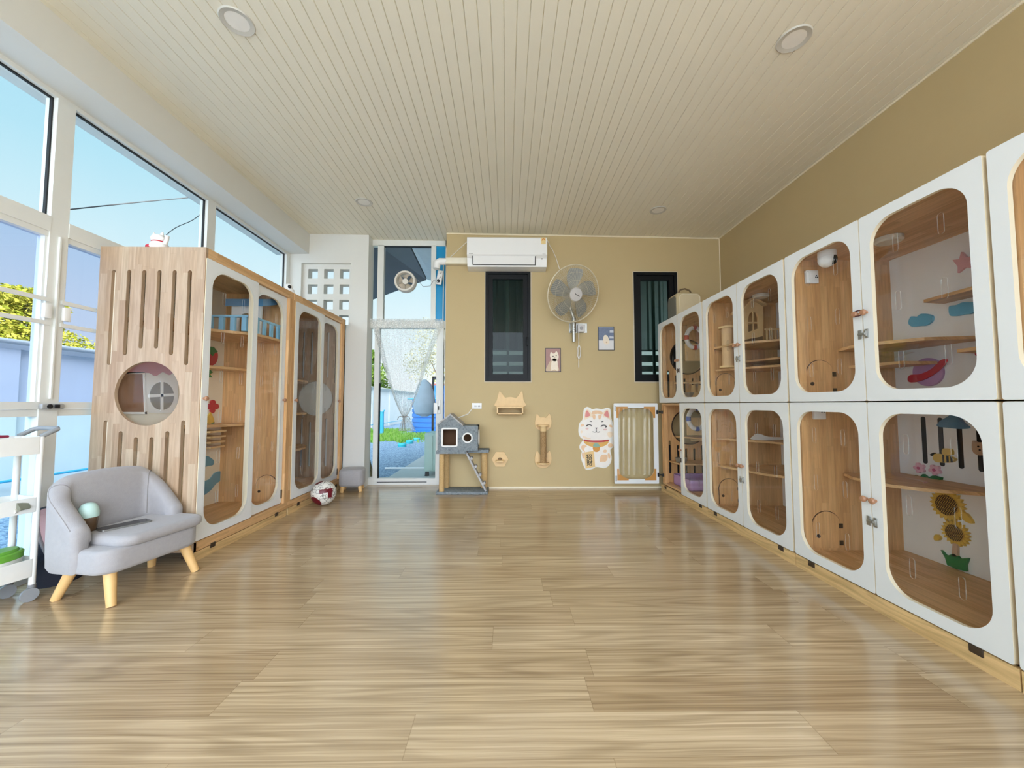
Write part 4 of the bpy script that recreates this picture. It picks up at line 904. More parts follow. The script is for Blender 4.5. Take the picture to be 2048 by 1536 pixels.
# wrap-round back: cross-sections swept along a U path, sloping down to the arm fronts
path = [(.005 - .115 * i / 6, -.25) for i in range(7)]
for i in range(1, 9): a = R(-90 - 90 * i / 9); path.append((-.11 + .105 * math.cos(a), -.145 + .105 * math.sin(a)))
path += [(-.215, -.145 + .145 * i / 5) for i in range(0, 5)]
path = path + [(-.215, 0.0)] + [(x, -y) for x, y in reversed(path)]
rings = []; Ln = len(path)
for i, (x, y) in enumerate(path):
    p0, p1 = Vector(path[max(0, i - 1)]), Vector(path[min(Ln - 1, i + 1)]); d = (p1 - p0).normalized(); nrm = Vector((d.y, -d.x))
    if nrm.dot(Vector((.0, 0)) - Vector((x + .02, y))) < 0: nrm = -nrm
    u = max(0, min(1, (x + .215) / .22))
    h = .605 - .03 * min(1, abs(y) / .25) ** 2 - .195 * (u ** 1.2)
    th = .064 - .004 * (1 - u)
    def pt(off, z):
        o = nrm * off; return (x + o.x, y + o.y, z)
    ring = [pt(.012, .152), pt(0, .175), pt(-.004, .28), pt(-.006, h - .06)]
    for j in range(9): a = R(180 - 180 * j / 8); ring.append(pt(th / 2 + (th / 2 + .006) * math.cos(a), h - .036 + .036 * math.sin(a)))
    ring += [pt(th + .01, h - .08), pt(th + .004, .32), pt(th, .27), pt(th * .5, .20)]
    if i in (0, Ln - 1):
        c_ = Vector((x + nrm.x * th / 2, y + nrm.y * th / 2))
        for s_, xx in ((.55, .028), (.85, .018), (.97, .007)):
            rr_ = [(c_.x + (p_[0] - c_.x) * s_ + xx, c_.y + (p_[1] - c_.y) * s_, .25 + (p_[2] - .25) * (s_ * .5 + .5)) for p_ in ring]
            if i == 0: rings.append(rr_)
            else: rings.insert(len(rings), rr_) if False else None
        if i: 
            rings.append(ring)
            for s_, xx in ((.97, .007), (.85, .018), (.55, .028)): rings.append([(c_.x + (p_[0] - c_.x) * s_ + xx, c_.y + (p_[1] - c_.y) * s_, .25 + (p_[2] - .25) * (s_ * .5 + .5)) for p_ in ring])
            continue
    rings.append(ring)
bk = MB().loft(rings).build('backrest', GREYF, t, local=True, angle=75)
Ln = len(rings); m = MB()
for i in (13, Ln - 14): m.tube([Vector(rings[i][k]) for k in range(2, 15)], .0022, 6)
m.build('seam', mat('seam_grey', (136, 132, 130), .9), bk, local=True)
MB().tube([Vector(rings[i][5]) for i in range(3, Ln - 3)], .003, 6).build('piping', GREYF, bk, local=True)
for tx, ty, bx, by in ((-.115, -.15, -.172, -.186), (.118, -.165, .168, -.185), (.12, .18, .175, .212), (-.10, .19, -.145, .222)):
    MB().cyl((bx, by, 0), (tx, ty, .162), .0185, .026, 18).build('leg', LEGW, t, local=True)
b0 = Vector((-2.105, 2.005, .3145))
t = thing('snack_cup', 'mint-lidded clear snack cup standing on the sofa seat', 'cup', b0)
MB().lathe((0, 0, 0), [(0, 0), (.030, 0), (.033, .004), (.038, .070), (.036, .070), (.031, .006), (0, .005)], 28).build('cup_body', mat('brown_tinted_cup', (112, 88, 66), .25, var=.3, scale=30), t, local=True)
m = MB()
for a, z in ((-75, .026), (-100, .018), (-60, .02), (-85, .034), (-115, .03)):
    m.ball((.034 * math.cos(R(a)), .034 * math.sin(R(a)), z), .009, sc=(1.3, .5, .8), n=10)
for a in (-60, -80, -100, -120): m.ball((.037 * math.cos(R(a)), .037 * math.sin(R(a)), .055), .0028, n=8)
m.build('cream_print', mat('print_cream', (232, 222, 196), .6), t, local=True)
MB().lathe((0, 0, .070), [(.040, 0), (.041, .022), (.039, .026)], 28).lathe((0, 0, .096), [(.039, 0), (.036, .018), (.026, .036), (.012, .043), (0, .044)], 28).build('lid', mat('mint_lid', (190, 220, 212), .4), t, local=True)
p1, p2 = P(222, 1057, Z=.318), P(250, 1057, Z=.318); pf = P(277, 1038, Z=.318)
ph = MB().plate([rrect(-.041, -.098, .041, .098, .011, 5)], 0, .008, 'z', 0, 1)
ph = ph.build('mobile_phone', [mat('phone_glass', (18, 20, 26), .12), STEEL], None, local=True)
pc = P(249, 1051, Z=.316); ph.location = (pc.x, pc.y, .315); ph.rotation_euler = (0, 0, R(-28))
tag(ph, 'black smartphone lying face up on the sofa seat', 'phone')
# ================================================================== white trolley at the left edge
TR = (-2.297, 1.97, 0)
t = thing('utility_trolley', 'white three-tier trolley with grey handle at the left picture edge', 'trolley', TR, R(-13))
TW, TL = .18, .31   # local: x from -TW..0, y from -TL..0
for z0, z1 in ((.705, .79), (.425, .495), (.115, .20)):
    MB().plate([rrect(-TW, -TL, .0, .0, .025, 4), rrect(-TW + .006, -TL + .006, -.006, -.006, .02, 4)], z0, z1, 'z').plate([rrect(-TW + .003, -TL + .003, -.003, -.003, .02, 4)], z0, z0 + .006, 'z').build('tray', mat('trolley_white', (236, 236, 232), .35), t, local=True)
for x, y in ((-.012, -.012), (-TW + .012, -.012), (-.012, -TL + .012), (-TW + .012, -TL + .012)):
    MB().cyl((x, y, .07), (x, y, .79), .0125, n=16).build('post', mat('trolley_white', (236, 236, 232)), t, local=True)
    w = MB().cyl((x, y, .055), (x, y, .075), .015, n=14).box(x - .016, y - .012, .03, x + .006, y + .012, .06, bev=.004)
    w = w.build('caster', mat('caster_grey', (128, 130, 132), .5), t, local=True)
    MB().cyl((x + .005, y - .012, .031), (x + .02, y - .014, .031), .031, n=28).build('wheel', mat('wheel_grey', (146, 150, 154), .5), w, local=True)
g = [(-.012, -.012, .79), (-.008, .02, .81), (-.010, .045, .822), (-.03, .055, .826), (-TW / 2, .056, .826), (-TW + .03, .055, .826), (-TW + .01, .04, .82), (-TW + .012, -.012, .79)]
MB().tube(g, .011, 10).build('handle', mat('handle_grey', (150, 154, 156), .45), t, local=True)
rd = MB().box(-.03, -.05, 0, .03, .05, .012, bev=.004); o = rd.build('red_booklet', mat('crimson_card', (176, 24, 70), .5), None, local=True)
o.location = (-2.40, 1.84, .79); o.rotation_euler.z = R(12); tag(o, 'crimson booklet on the top tray of the white trolley', 'booklet')
cr = P(58, 992, X=-2.42)
t = thing('toy_car', 'grey-green toy car on the middle tray of the white trolley', 'toy', (-2.352, 1.905, .432))
MB().plate([smooth([(-.045, .012), (-.044, .035), (-.02, .04), (-.01, .052), (.03, .052), (.045, .04), (.05, .014)], 4)], -.02, .02, 'y').build('body', mat('toy_olive', (126, 128, 112), .5), t, local=True)
for x in (-.026, .03):
    for y in (-.021, .021): MB().cyl((x, y - .004, .012), (x, y + .004, .012), .012, n=18).build('wheel', mat('toy_wheel', (200, 198, 190), .5), t, local=True)
t = thing('wipes_tub', 'oval white tub with green lid on the bottom tray of the trolley', 'tub', (-2.395, 1.885, .122))
def oval(rx, ry, z, n=32): return [(rx * math.cos(2 * PI * i / n), ry * math.sin(2 * PI * i / n), z) for i in range(n)]
MB().loft([oval(.052, .082, 0), oval(.058, .088, .01), oval(.060, .090, .095)]).build('body', mat('tub_white', (238, 236, 228), .4), t, local=True)
MB().loft([oval(.063, .093, .09), oval(.064, .094, .118), oval(.059, .088, .124)]).loft([oval(.05, .08, .12), oval(.046, .076, .135)]).build('lid', mat('tub_green', (104, 168, 56), .4), t, local=True)
MB().loft([oval(.0586, .0886, .012), oval(.0596, .0896, .03)]).build('green_band', mat('tub_green', (104, 168, 56)), t, local=True)
m = MB()
for a, z, r in ((-30, .05, .012), (-22, .06, .008), (-38, .055, .007), (-12, .045, .006)): m.ball((.0600 * math.cos(R(a)), .0895 * math.sin(R(a)), z), r, sc=(.3, 1, .8), n=10)
m.build('printed_motif', mat('tub_print', (206, 176, 140), .5), t, local=True)
# folded dark carrier with pink lining behind the trolley
t = thing('folded_carrier', 'dark folded carrier with pink lining on the floor behind the trolley', 'carrier', (-2.40, 2.16, 0))
rg = []
for k in range(7):
    z = .0 + .40 * k / 6; w = .10 * (1 - .25 * (k / 6) ** 2)
    rg.append([(-2.42 + w * .85 * math.cos(2 * PI * i / 20), 2.17 + .10 * math.sin(2 * PI * i / 20), z) for i in range(20)])
MB().loft(rg).build('shell', mat('navy_cloth', (36, 40, 54), .85, var=.3, bump=.5), t)
lp = smooth([(-2.405, .40), (-2.40, .30), (-2.37, .22), (-2.335, .17), (-2.32, .24), (-2.32, .40)], 4)
MB().plate([lp], 2.052, 2.07, 'y').build('lining', mat('dusty_pink', (188, 150, 152), .8, bump=.4), t)
MB().tube([(x, 2.05, z) for x, z in lp[:18]], .008, 8).build('rim', mat('rim_grey', (120, 116, 118), .7), t)
# ================================================================== football
bm_ = bmesh.new(); bmesh.ops.create_icosphere(bm_, subdivisions=5, radius=.112)
BC = Vector((-1.728, 3.72, .113))
c1, u1 = Vector((.55, -.75, .25)).normalized(), Vector((.2, .3, 1)).normalized()
c2 = Vector((-.35, -.72, -.62)).normalized(); c3 = Vector((-.35, -.15, .95)).normalized(); c4 = Vector((-.95, -.2, -.1)).normalized()
mb = MB(); mb.bm = bm_
for f in bm_.faces:
    d = f.calc_center_median().normalized(); f.smooth = True; f.material_index = 0
    a = d - c1 * d.dot(c1); sx = a.dot(Vector((.8, .6, 0)).normalized()); sz = a.dot(Vector((-.15, .2, .97)))
    if d.dot(c1) > 0 and ((-.50 < sx < .55 and -.10 < sz < .24) or (.12 < sx < .48 and -.5 < sz < .1)): f.material_index = 1
    if d.dot(c2) > .86 or d.dot(c3) > .93 or d.dot(c4) > .90: f.material_index = 1
BALLW = NT('ball_white')
co_ = BALLW.n('ShaderNodeTexCoord').outputs['Object']
vz_ = BALLW.n('ShaderNodeTexVoronoi', {'Vector': co_, 'Scale': 26.}, feature='DISTANCE_TO_EDGE')
nz_ = BALLW.n('ShaderNodeTexNoise', {'Vector': co_, 'Scale': 24.})
gf = BALLW.math('MULTIPLY', BALLW.math('LESS_THAN', vz_.outputs[0], .055), BALLW.math('GREATER_THAN', nz_.outputs['Fac'], .46))
bs_ = BALLW.n('ShaderNodeBsdfPrincipled', {'Base Color': BALLW.mix(gf, lin((232, 230, 222)), lin((140, 138, 132))), 'Roughness': .4})
BALLW = BALLW.surf(bs_.outputs[0])
o = mb.build('football', [BALLW, mat('maroon_panel', (104, 16, 32), .4)], None, local=True); o.location = BC
tag(o, 'white football with maroon patches at the foot of the tall cabinet', 'ball')
# ================================================================== little stool
t = thing('footstool', 'small rounded grey fabric footstool on short wooden legs by the white pier', 'stool', (-1.70, 4.335, 0), R(14))
rgs = superbox(-.128, .128, -.12, .12, .058, .245, .06, .03)
MB().loft(rgs).build('seat', GREYF, t, local=True)
for x, y in ((-.085, -.08), (.085, -.08), (-.085, .08), (.085, .08)): MB().cyl((x * 1.12, y * 1.12, 0), (x, y, .066), .019, .022, 14).build('leg', LEGW, t, local=True)
# ================================================================== cat tree with a little house
PL = speckle('grey_plush', [(116, 124, 128), (142, 150, 152), (128, 134, 138)], 70, .95, .5)
PLT = speckle('pale_plush', [(170, 168, 166), (188, 186, 184)], 70, .95, .5)
TRIMW = mat('white_fleece', (238, 236, 230), .9, bump=.4)
SIS2 = speckle('post_sisal', [(206, 168, 112), (226, 190, 136), (214, 178, 122)], 220, .9, .6)
yf = 4.11; t = thing('cat_tree', 'grey plush cat tree with gabled house, ladder and rope posts', 'cat tree', (-.47, 4.25, 0))
X0, X1 = P(871, 985, Y=yf).x, P(975.5, 985, Y=yf).x
MB().box(X0, yf, 0, X1, 4.39, .028, bev=.006).build('base_board', PL, t)
zt = P(900, 902, Y=yf).z
xm = P(932, 905, Y=yf).x
MB().plate([[(X0, yf), (xm, yf), (xm, yf + .09), (X1 + .005, yf + .09), (X1 + .005, 4.39), (X0, 4.39)]], zt - .03, zt, 'z').build('deck', PL, t)
for px, y, r in ((883.5, yf + .05, .028), (893.5, 4.345, .028), (968.5, 4.33, .034)):
    x = P(px, 940, Y=y).x; MB().cyl((x, y, .028), (x, y, zt - .03), r, n=24).build('rope_post', SIS2, t)
yh = yf + .012
hl, hm, hr = P(875, 870, Y=yh).x, P(923, 870, Y=yh).x, P(955.5, 880, Y=yh).x
ze, za, zr, zb_ = P(875, 851, Y=yh).z, P(900, 831, Y=yh).z, P(940, 851.5, Y=yh).z, zt
hx0, hx1, hz0, hz1 = P(886, 880, Y=yh).x, P(912.5, 880, Y=yh).x, P(900, 891, Y=yh).z, P(900, 858.5, Y=yh).z
rc = P(935, 875.6, Y=yh); rr = .041; xa = P(900.4, 831, Y=yh).x
yb2 = 4.36
H = MB().plate([[(hl, zb_), (hr, zb_), (hr, zr), (hm, zr), (xa, za), (hl, ze)], rrect(hx0, hz0, hx1, hz1, .012, 4), circ(rc.x, rc.z, rr, 28)], yh, yh + .02, 'y')
H.box(hl, yh + .02, zb_, hl + .015, yb2, ze).box(hr - .015, yh + .02, zb_, hr, yb2, zr).box(hl, yb2 - .015, zb_, hr, yb2, zr).box(hm, yh + .02, zr - .015, hr, yb2, zr)
house = H.build('house', PL, t)
for (xa_, za_), (xb_, zb2) in (((hl - .006, ze - .002), (xa, za)), ((xa, za), (hm + .012, zr - .006))):
    MB().loft([[(xa_, y, za_), (xb_, y, zb2), (xb_, y, zb2 + .02), (xa_, y, za_ + .02)] for y in (yh - .004, yb2)]).build('roof', PLT, house)
MB().plate([rrect(hx0 - .016, hz0 - .014, hx1 + .016, hz1 + .016, .02, 5), rrect(hx0, hz0, hx1, hz1, .012, 4)], yh - .009, yh + .004, 'y').build('doorway_trim', TRIMW, house)
MB().plate([circ(rc.x, rc.z, rr + .014, 28), circ(rc.x, rc.z, rr, 28)], yh - .009, yh + .004, 'y').build('round_trim', TRIMW, house)
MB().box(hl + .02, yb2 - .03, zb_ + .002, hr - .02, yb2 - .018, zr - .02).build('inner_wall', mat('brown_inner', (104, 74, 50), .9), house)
MB().plate([circ(yh + .12, (zb_ + zr) / 2, .062, 28, .085), circ(yh + .12, (zb_ + zr) / 2, .048, 28, .07)], hr - .002, hr + .008, 'x').build('side_trim', TRIMW, house)
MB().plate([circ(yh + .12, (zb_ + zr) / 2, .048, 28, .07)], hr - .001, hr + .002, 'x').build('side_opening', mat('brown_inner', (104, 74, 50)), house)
la, lb = Vector((xm + .0, yf + .03, zt - .005)), Vector((X1 - .015, yf + .03, .035))
d = (lb - la).normalized(); nn = Vector((-d.z, 0, d.x)) * -1
MB().loft([[la + Vector((0, yy, 0)) + nn * a_ for yy, a_ in ((0, 0), (.10, 0), (.10, .018), (0, .018))], [lb + Vector((0, yy, 0)) + nn * a_ for yy, a_ in ((0, 0), (.10, 0), (.10, .018), (0, .018))]]).build('ladder', PLT, t)
for k in range(4):
    p = la.lerp(lb, .2 + .21 * k)
    MB().loft([[p - nn * e + Vector((0, .008, 0)) + d * s for e, s in ((0, -.012), (.024, -.012), (.024, .012), (0, .012))], [p - nn * e + Vector((0, .10, 0)) + d * s for e, s in ((0, -.012), (.024, -.012), (.024, .012), (0, .012))]]).build('rung', PLT, t)
# ================================================================== wall-mounted cat furniture
yw = YB - .018
cb = smooth(oy(yw, [(992.5, 813), (994, 800), (998, 784.5), (1001, 784), (1010, 795), (1013, 795), (1021, 793.8), (1029, 795.5), (1033, 796), (1042, 784), (1045, 784.5), (1047, 800), (1048.5, 813)]), 4)
t = thing('cat_ear_shelf', 'wooden wall shelf with cat-ear backboard under the first black window', 'wall shelf', (P(1020, 812, Y=YB).x, YB, P(1020, 812, Y=YB).z))
MB().plate([cb], yw, YB, 'y').build('backboard', LIGHTW, t)
sx0, sx1, sz = P(992, 814, Y=4.23).x, P(1048, 814, Y=4.23).x, P(1020, 813.5, Y=4.23).z
MB().plate([rrect(sx0, 4.23, sx1, YB, .015, 4)], sz - .014, sz, 'z').build('shelf_board', LIGHTW, t)
for x in (sx0 + .008, sx1 - .022): MB().plate([[(4.235, sz - .07), (4.27, sz - .085), (YB, sz - .085), (YB, sz - .014), (4.235, sz - .014)]], x, x + .014, 'x').build('bracket', LIGHTW, t)
MB().box(sx0 + .02, 4.25, sz - .082, sx1 - .02, YB, sz - .07).build('lower_board', mat('pale_beech_under', (222, 186, 132), .5), t)
hc = P(1000, 918.7, Y=yw); hw = .094
t = thing('hexagon_step', 'pale wooden hexagon wall step to the right of the cat tree', 'wall step', (hc.x, YB, hc.z))
MB().plate([[(hc.x + hw * math.cos(R(60 * i)), hc.z + hw * math.sin(R(60 * i))) for i in range(6)]], yw, YB, 'y').build('plate', LIGHTW, t)
MB().plate([rrect(hc.x - .047, yw - .09, hc.x + .047, yw, .02, 4)], hc.z - .018, hc.z - .004, 'z').build('step_board', LIGHTW, t)
MB().plate([circ(hc.x, hc.z + .004, .024, 20, .016)], yw - .004, yw, 'y').build('cork_pad', mat('dark_pad', (120, 96, 66), .8), t)
pc = P(1086, 885, Y=yw)
t = thing('scratching_post', 'rope scratching post between two wooden cat-head boards on the wall', 'scratching post', (pc.x, YB, pc.z))
for dy, pts in ((0, [(1070, 845), (1071.5, 836), (1073, 829), (1075, 828.5), (1080, 834.5), (1086.5, 834), (1092, 835), (1098, 828), (1100, 829), (1102, 836), (1103, 845), (1101, 854), (1095, 860), (1086.5, 861.5), (1078, 860), (1072, 854)]), (1, [(1069.5, 918), (1071, 910), (1073, 903), (1075, 902.5), (1080, 909), (1086.5, 910), (1092, 909), (1098, 902), (1100, 903), (1102, 910), (1103, 918), (1101, 928), (1094, 934.5), (1086, 936), (1077, 934), (1071, 928)])):
    MB().plate([smooth(oy(yw, pts), 3)], yw, YB, 'y').build('head_board', LIGHTW, t)
xpc = P(1086.6, 888, Y=yw - .065).x
z1, z2 = P(1086, 850, Y=yw - .065).z, P(1086, 925.5, Y=yw - .065).z
MB().cyl((xpc, yw - .065, z2), (xpc, yw - .065, z1 - .002), .034, n=24).build('rope_post', SISAL, t)
for z in (z1, z2): MB().plate([[(xpc - .068, yw), (xpc + .068, yw), (xpc + .066, yw - .05)] + [(xpc + .066 * math.cos(R(a)), yw - .05 - .058 * math.sin(R(a))) for a in range(10, 180, 17)] + [(xpc - .066, yw - .05)]], z - .016, z, 'z').build('disc', LIGHTW, t)
MB().cyl((xpc, yw - .065, z1 - .07), (xpc, yw - .065, z1 - .016), .0345, n=24).build('cuff', mat('pale_wrap', (226, 194, 140), .8), t)
# ================================================================== lucky cat board
ys = YB - .006
def S(pts): return [(1140 + a / 8.535, 800 + b / 8.535) for a, b in pts]
t = thing('lucky_cat_board', 'flat white and orange beckoning-cat board on the wall beside the open door', 'wall sign', (P(1192, 878, Y=YB).x, YB, P(1192, 878, Y=YB).z))
edge = [(225, 245), (235, 170), (262, 130), (300, 118), (345, 135), (385, 160), (450, 143), (530, 155), (575, 150), (630, 132), (680, 145), (697, 190), (700, 280), (722, 370), (745, 460), (750, 560), (745, 640), (748, 720), (735, 800), (690, 850), (700, 920), (712, 1000), (690, 1080), (640, 1140), (580, 1162), (510, 1150), (440, 1145), (400, 1170), (330, 1190), (275, 1190), (245, 1150), (215, 1080), (190, 1000), (190, 930), (200, 880), (165, 830), (165, 770), (210, 705), (225, 675), (180, 640), (148, 570), (145, 480), (165, 390), (210, 340)]
MB().plate([smooth(oy(ys, S(edge)), 3)], ys, YB, 'y').build('board', mat('sticker_white', (240, 238, 232), .45), t)
lay = [0]
def lc(name, cols, *outs, sm=True, dep=.0007, k=3):
    lay[0] += 1; y = ys - .0006 * lay[0]; m = MB()
    for o in outs: m.plate([smooth(oy(y, S(o)), k) if sm else oy(y, S(o))], y, y + .0006 * lay[0] + .0001, 'y')
    return m.build(name, cols, t)
ORL = mat('print_peach', (244, 222, 194), .5); OR = mat('print_orange', (238, 200, 160), .5); PKE = mat('print_ear_pink', (226, 142, 136), .5); FUR = mat('print_fur', (246, 240, 232), .5); INK = mat('print_ink', (30, 26, 26), .5)
lc('head', FUR, [(248, 260), (262, 180), (300, 150), (350, 195), (385, 200), (450, 180), (530, 190), (575, 200), (625, 155), (668, 170), (680, 260), (700, 360), (722, 460), (725, 560), (700, 630), (640, 668), (540, 680), (450, 682), (350, 680), (255, 668), (195, 620), (170, 550), (170, 470), (195, 390), (235, 320)])
lc('face_patches', ORL, [(250, 250), (262, 190), (300, 160), (345, 195), (385, 250), (380, 290), (330, 300), (270, 330), (240, 330)], [(575, 205), (625, 165), (665, 180), (680, 260), (695, 340), (670, 330), (620, 300), (560, 285)], [(640, 560), (690, 540), (725, 560), (720, 620), (690, 640), (650, 620)], [(180, 540), (200, 520), (215, 545), (195, 570)], [(215, 610), (300, 640), (360, 660), (300, 672), (235, 650)])
lc('brow_stripes', OR, [(370, 225), (390, 190), (450, 178), (520, 188), (560, 215), (545, 248), (470, 235), (395, 250)], [(385, 262), (432, 258), (430, 325), (405, 330), (388, 300)], [(485, 258), (540, 262), (530, 300), (510, 330), (488, 320)], [(190, 415), (230, 410), (238, 440), (190, 455)], [(665, 430), (705, 425), (720, 465), (680, 460)])
lc('ears', PKE, [(262, 295), (268, 215), (290, 178), (315, 200), (345, 258), (320, 280)], [(580, 255), (612, 195), (635, 180), (655, 215), (662, 300), (620, 285)])
lc('collar', mat('print_red', (186, 58, 58), .5), [(240, 672), (300, 682), (380, 690), (450, 690), (540, 688), (655, 675), (655, 705), (560, 720), (450, 724), (340, 718), (240, 702)])
lc('body', FUR, [(240, 730), (330, 760), (450, 780), (560, 770), (650, 745), (735, 700), (735, 760), (680, 840), (690, 940), (700, 1010), (670, 1080), (600, 1120), (500, 1125), (420, 1120), (300, 1120), (225, 1060), (205, 960), (205, 880), (215, 800)])
lc('bib', mat('print_gold', (226, 176, 92), .5), [(240, 704), (340, 722), (450, 728), (560, 722), (655, 706), (640, 750), (560, 795), (450, 810), (340, 790), (262, 750)])
for pp_ in ([(195, 790), (240, 760), (300, 800), (340, 830), (330, 880), (260, 890), (215, 860), (195, 830)], [(530, 950), (580, 930), (640, 945), (635, 1020), (590, 1060), (530, 1065), (505, 1030)], [(565, 870), (600, 845), (630, 865), (615, 895), (580, 895)], [(650, 760), (700, 740), (735, 770), (700, 810), (660, 805)], [(645, 920), (670, 910), (690, 960), (675, 1005), (655, 980)], [(205, 910), (235, 900), (240, 1000), (215, 980)]): lc('orange_patch', OR, pp_)
lc('paws', FUR, [(245, 845), (265, 805), (310, 793), (355, 810), (372, 850), (345, 890), (300, 900), (260, 885)], [(495, 1090), (520, 1060), (575, 1055), (625, 1070), (625, 1110), (570, 1130), (510, 1130)])
lc('bell_top', mat('print_teal', (140, 178, 158), .5), [(395, 790), (410, 750), (450, 735), (490, 755), (505, 795), (450, 808)])
lc('bell', mat('print_amber', (222, 156, 70), .5), [(392, 805), (450, 812), (508, 800), (500, 860), (470, 885), (430, 885), (400, 860)])
lc('tablet', mat('print_tablet', (236, 200, 138), .5), [(248, 905), (255, 895), (395, 870), (405, 880), (428, 1130), (418, 1140), (280, 1165), (268, 1155)], k=2)
def arc(cx, cy, rx, ry, a0, a1, w0, n=10):
    o = [(cx + (rx) * math.cos(R(a0 + (a1 - a0) * i / n)), cy - ry * math.sin(R(a0 + (a1 - a0) * i / n))) for i in range(n + 1)]
    return o + [(cx + (rx - w0) * math.cos(R(a1 + (a0 - a1) * i / n)), cy - (ry - w0) * math.sin(R(a1 + (a0 - a1) * i / n))) for i in range(n + 1)]
lc('face_lines', INK, arc(328, 452, 50, 36, 175, 5, 11), arc(578, 458, 50, 34, 175, 5, 11), [(278, 440), (300, 430), (302, 440), (285, 452)], [(605, 458), (632, 442), (628, 462), (612, 472)], [(338, 352), (372, 362), (374, 374), (342, 366)], [(540, 366), (570, 354), (574, 364), (544, 378)], arc(420, 535, 30, 20, 180, 360, 5), arc(480, 535, 30, 20, 180, 360, 5), [(432, 474), (470, 474), (452, 496)], [(448, 496), (454, 496), (454, 540), (448, 540)], sm=False)
lc('cheeks', mat('print_blush', (236, 198, 192), .5), circ(292, 490, 26, 16, 14), circ(603, 505, 28, 16, 14), sm=False)
cu_ = bpy.data.curves.new('glyphs', 'FONT'); cu_.body = '招\n財'; cu_.size = 1; cu_.align_x = 'CENTER'; cu_.space_line = .98; cu_.offset = .012
ob_ = bpy.data.objects.new('glyphs', cu_); COL.objects.link(ob_)
dg_ = bpy.context.evaluated_depsgraph_get(); me_ = bpy.data.meshes.new_from_object(ob_.evaluated_get(dg_)); bpy.data.objects.remove(ob_)
lay[0] += 1; yg = ys - .0006 * lay[0]
bbx = [v.co.x for v in me_.vertices]; bby = [v.co.y for v in me_.vertices]
c0 = P(*S([(330, 1022)])[0], Y=yg); hgt = P(*S([(330, 925)])[0], Y=yg).z - P(*S([(330, 1122)])[0], Y=yg).z
k_ = hgt / (max(bby) - min(bby)); mx, my = (max(bbx) + min(bbx)) / 2, (max(bby) + min(bby)) / 2
gm = MB(); gm.bm.from_mesh(me_)
Rz = Matrix.Rotation(R(-5), 2)
for v in gm.bm.verts:
    q = Matrix.Rotation(R(4), 2) @ Vector(((v.co.x - mx) * k_ * 1.02, (v.co.y - my) * k_)); v.co = Vector((c0.x + q.x, yg, c0.z + q.y))
for f in gm.bm.faces: f.smooth = False
gm.build('lettering', INK, t)
# ================================================================== wall fan
FC = P(1147, 588, Y=4.13)
FN = Vector((.30, -.86, -.36)).normalized()
q = (-FN).to_track_quat('Z', 'Y'); X_, Y_ = q @ Vector((1, 0, 0)), q @ Vector((0, 1, 0))
Xv = Vector((0, 0, 1)).cross(-FN).normalized(); Yv = (-FN).cross(Xv).normalized()
t = thing('wall_fan', 'large caged wall fan with grey blades between the black windows', 'fan', (FC.x, YB, P(1150, 660, Y=YB).z))
RF = .305
def fp(a, r, h): return FC + Xv * r * math.cos(a) + Yv * r * math.sin(a) + FN * h
WIRE = mat('cage_wire', (214, 204, 178), .45, metal=.1); FBL = mat('fan_grey', (140, 142, 138), .45); HUBM = mat('fan_hub', (206, 202, 198), .45)
cage = MB().tube([fp(2 * PI * i / 64, RF, 0) for i in range(64)], .0065, 8, close=True)
cage = cage.build('cage_rim', WIRE, t)
m = MB()
for r, h in ((.075, .052), (.15, .046), (.23, .03)): m.tube([fp(2 * PI * i / 48, r, h) for i in range(48)], .0014, 4, close=True)
for k in range(84):
    a = 2 * PI * k / 84; m.tube([fp(a + .10 * (1 - s), .05 + (RF - .05) * s, .056 - .056 * s ** 2.6) for s in (0, .25, .5, .75, .92, 1)], .0012, 4)
m.build('front_grille', WIRE, t)
m = MB()
for k in range(84):
    a = 2 * PI * k / 84; m.tube([fp(a, .06 + (RF - .06) * s, -.085 + .085 * s ** 3) for s in (0, .35, .65, .9, 1)], .0012, 4)
for r, h in ((.06, -.085), (.2, -.068)): m.tube([fp(2 * PI * i / 48, r, h) for i in range(48)], .0014, 4, close=True)
m.build('rear_grille', WIRE, t)
for k in range(5):
    a0 = R(74 + 72 * k); rg = []
    for j in range(9):
        s = j / 8; r = .045 + .225 * s; w = .035 + .135 * math.sin(min(1, s * 1.15) * PI / 2) * (1 if s < .85 else 1 - (s - .85) * 2.2)
        am = a0 + .25 * s; e = w / max(r, .06) / 2
        rg.append([fp(am - e, r, -.028 + .0), fp(am, r, -.012), fp(am + e, r, .014), fp(am + e, r, .010), fp(am, r, -.016), fp(am - e, r, -.032)])
    MB().loft(rg).build('blade', FBL, t, angle=60)
h_ = MB().lathe(FC, [(0, -.04), (.048, -.035), (.05, .0), (.072, .040), (.074, .062), (.066, .072), (0, .076)], 32, axis=FN).build('hub', HUBM, t)
bd = MB()
for i, (u, w) in enumerate(((-.030, .010), (-.017, .009), (-.006, .008), (.005, .009), (.018, .010))):
    c_ = FC + FN * .0765 + Xv * u + Yv * (u * .42)
    bd.loft([[c_ + Xv * a + Yv * (b + a * .42) for a, b in ((-w / 2, -.005), (w / 2 - .001, -.005), (w / 2 - .001, .005), (-w / 2, .005))], [c_ + FN * .001 + Xv * a + Yv * (b + a * .42) for a, b in ((-w / 2, -.005), (w / 2 - .001, -.005), (w / 2 - .001, .005), (-w / 2, .005))]])
bd.build('badge', INK, h_)
MB().lathe(FC - FN * .09, [(.05, 0), (.068, -.02), (.066, -.10), (.045, -.135), (0, -.14)], 28, axis=FN).build('motor', HUBM, t)
pb = P(1150, 662, Y=YB)
j0 = FC - FN * .16; xq = P(1147.5, 660, Y=YB - .07).x
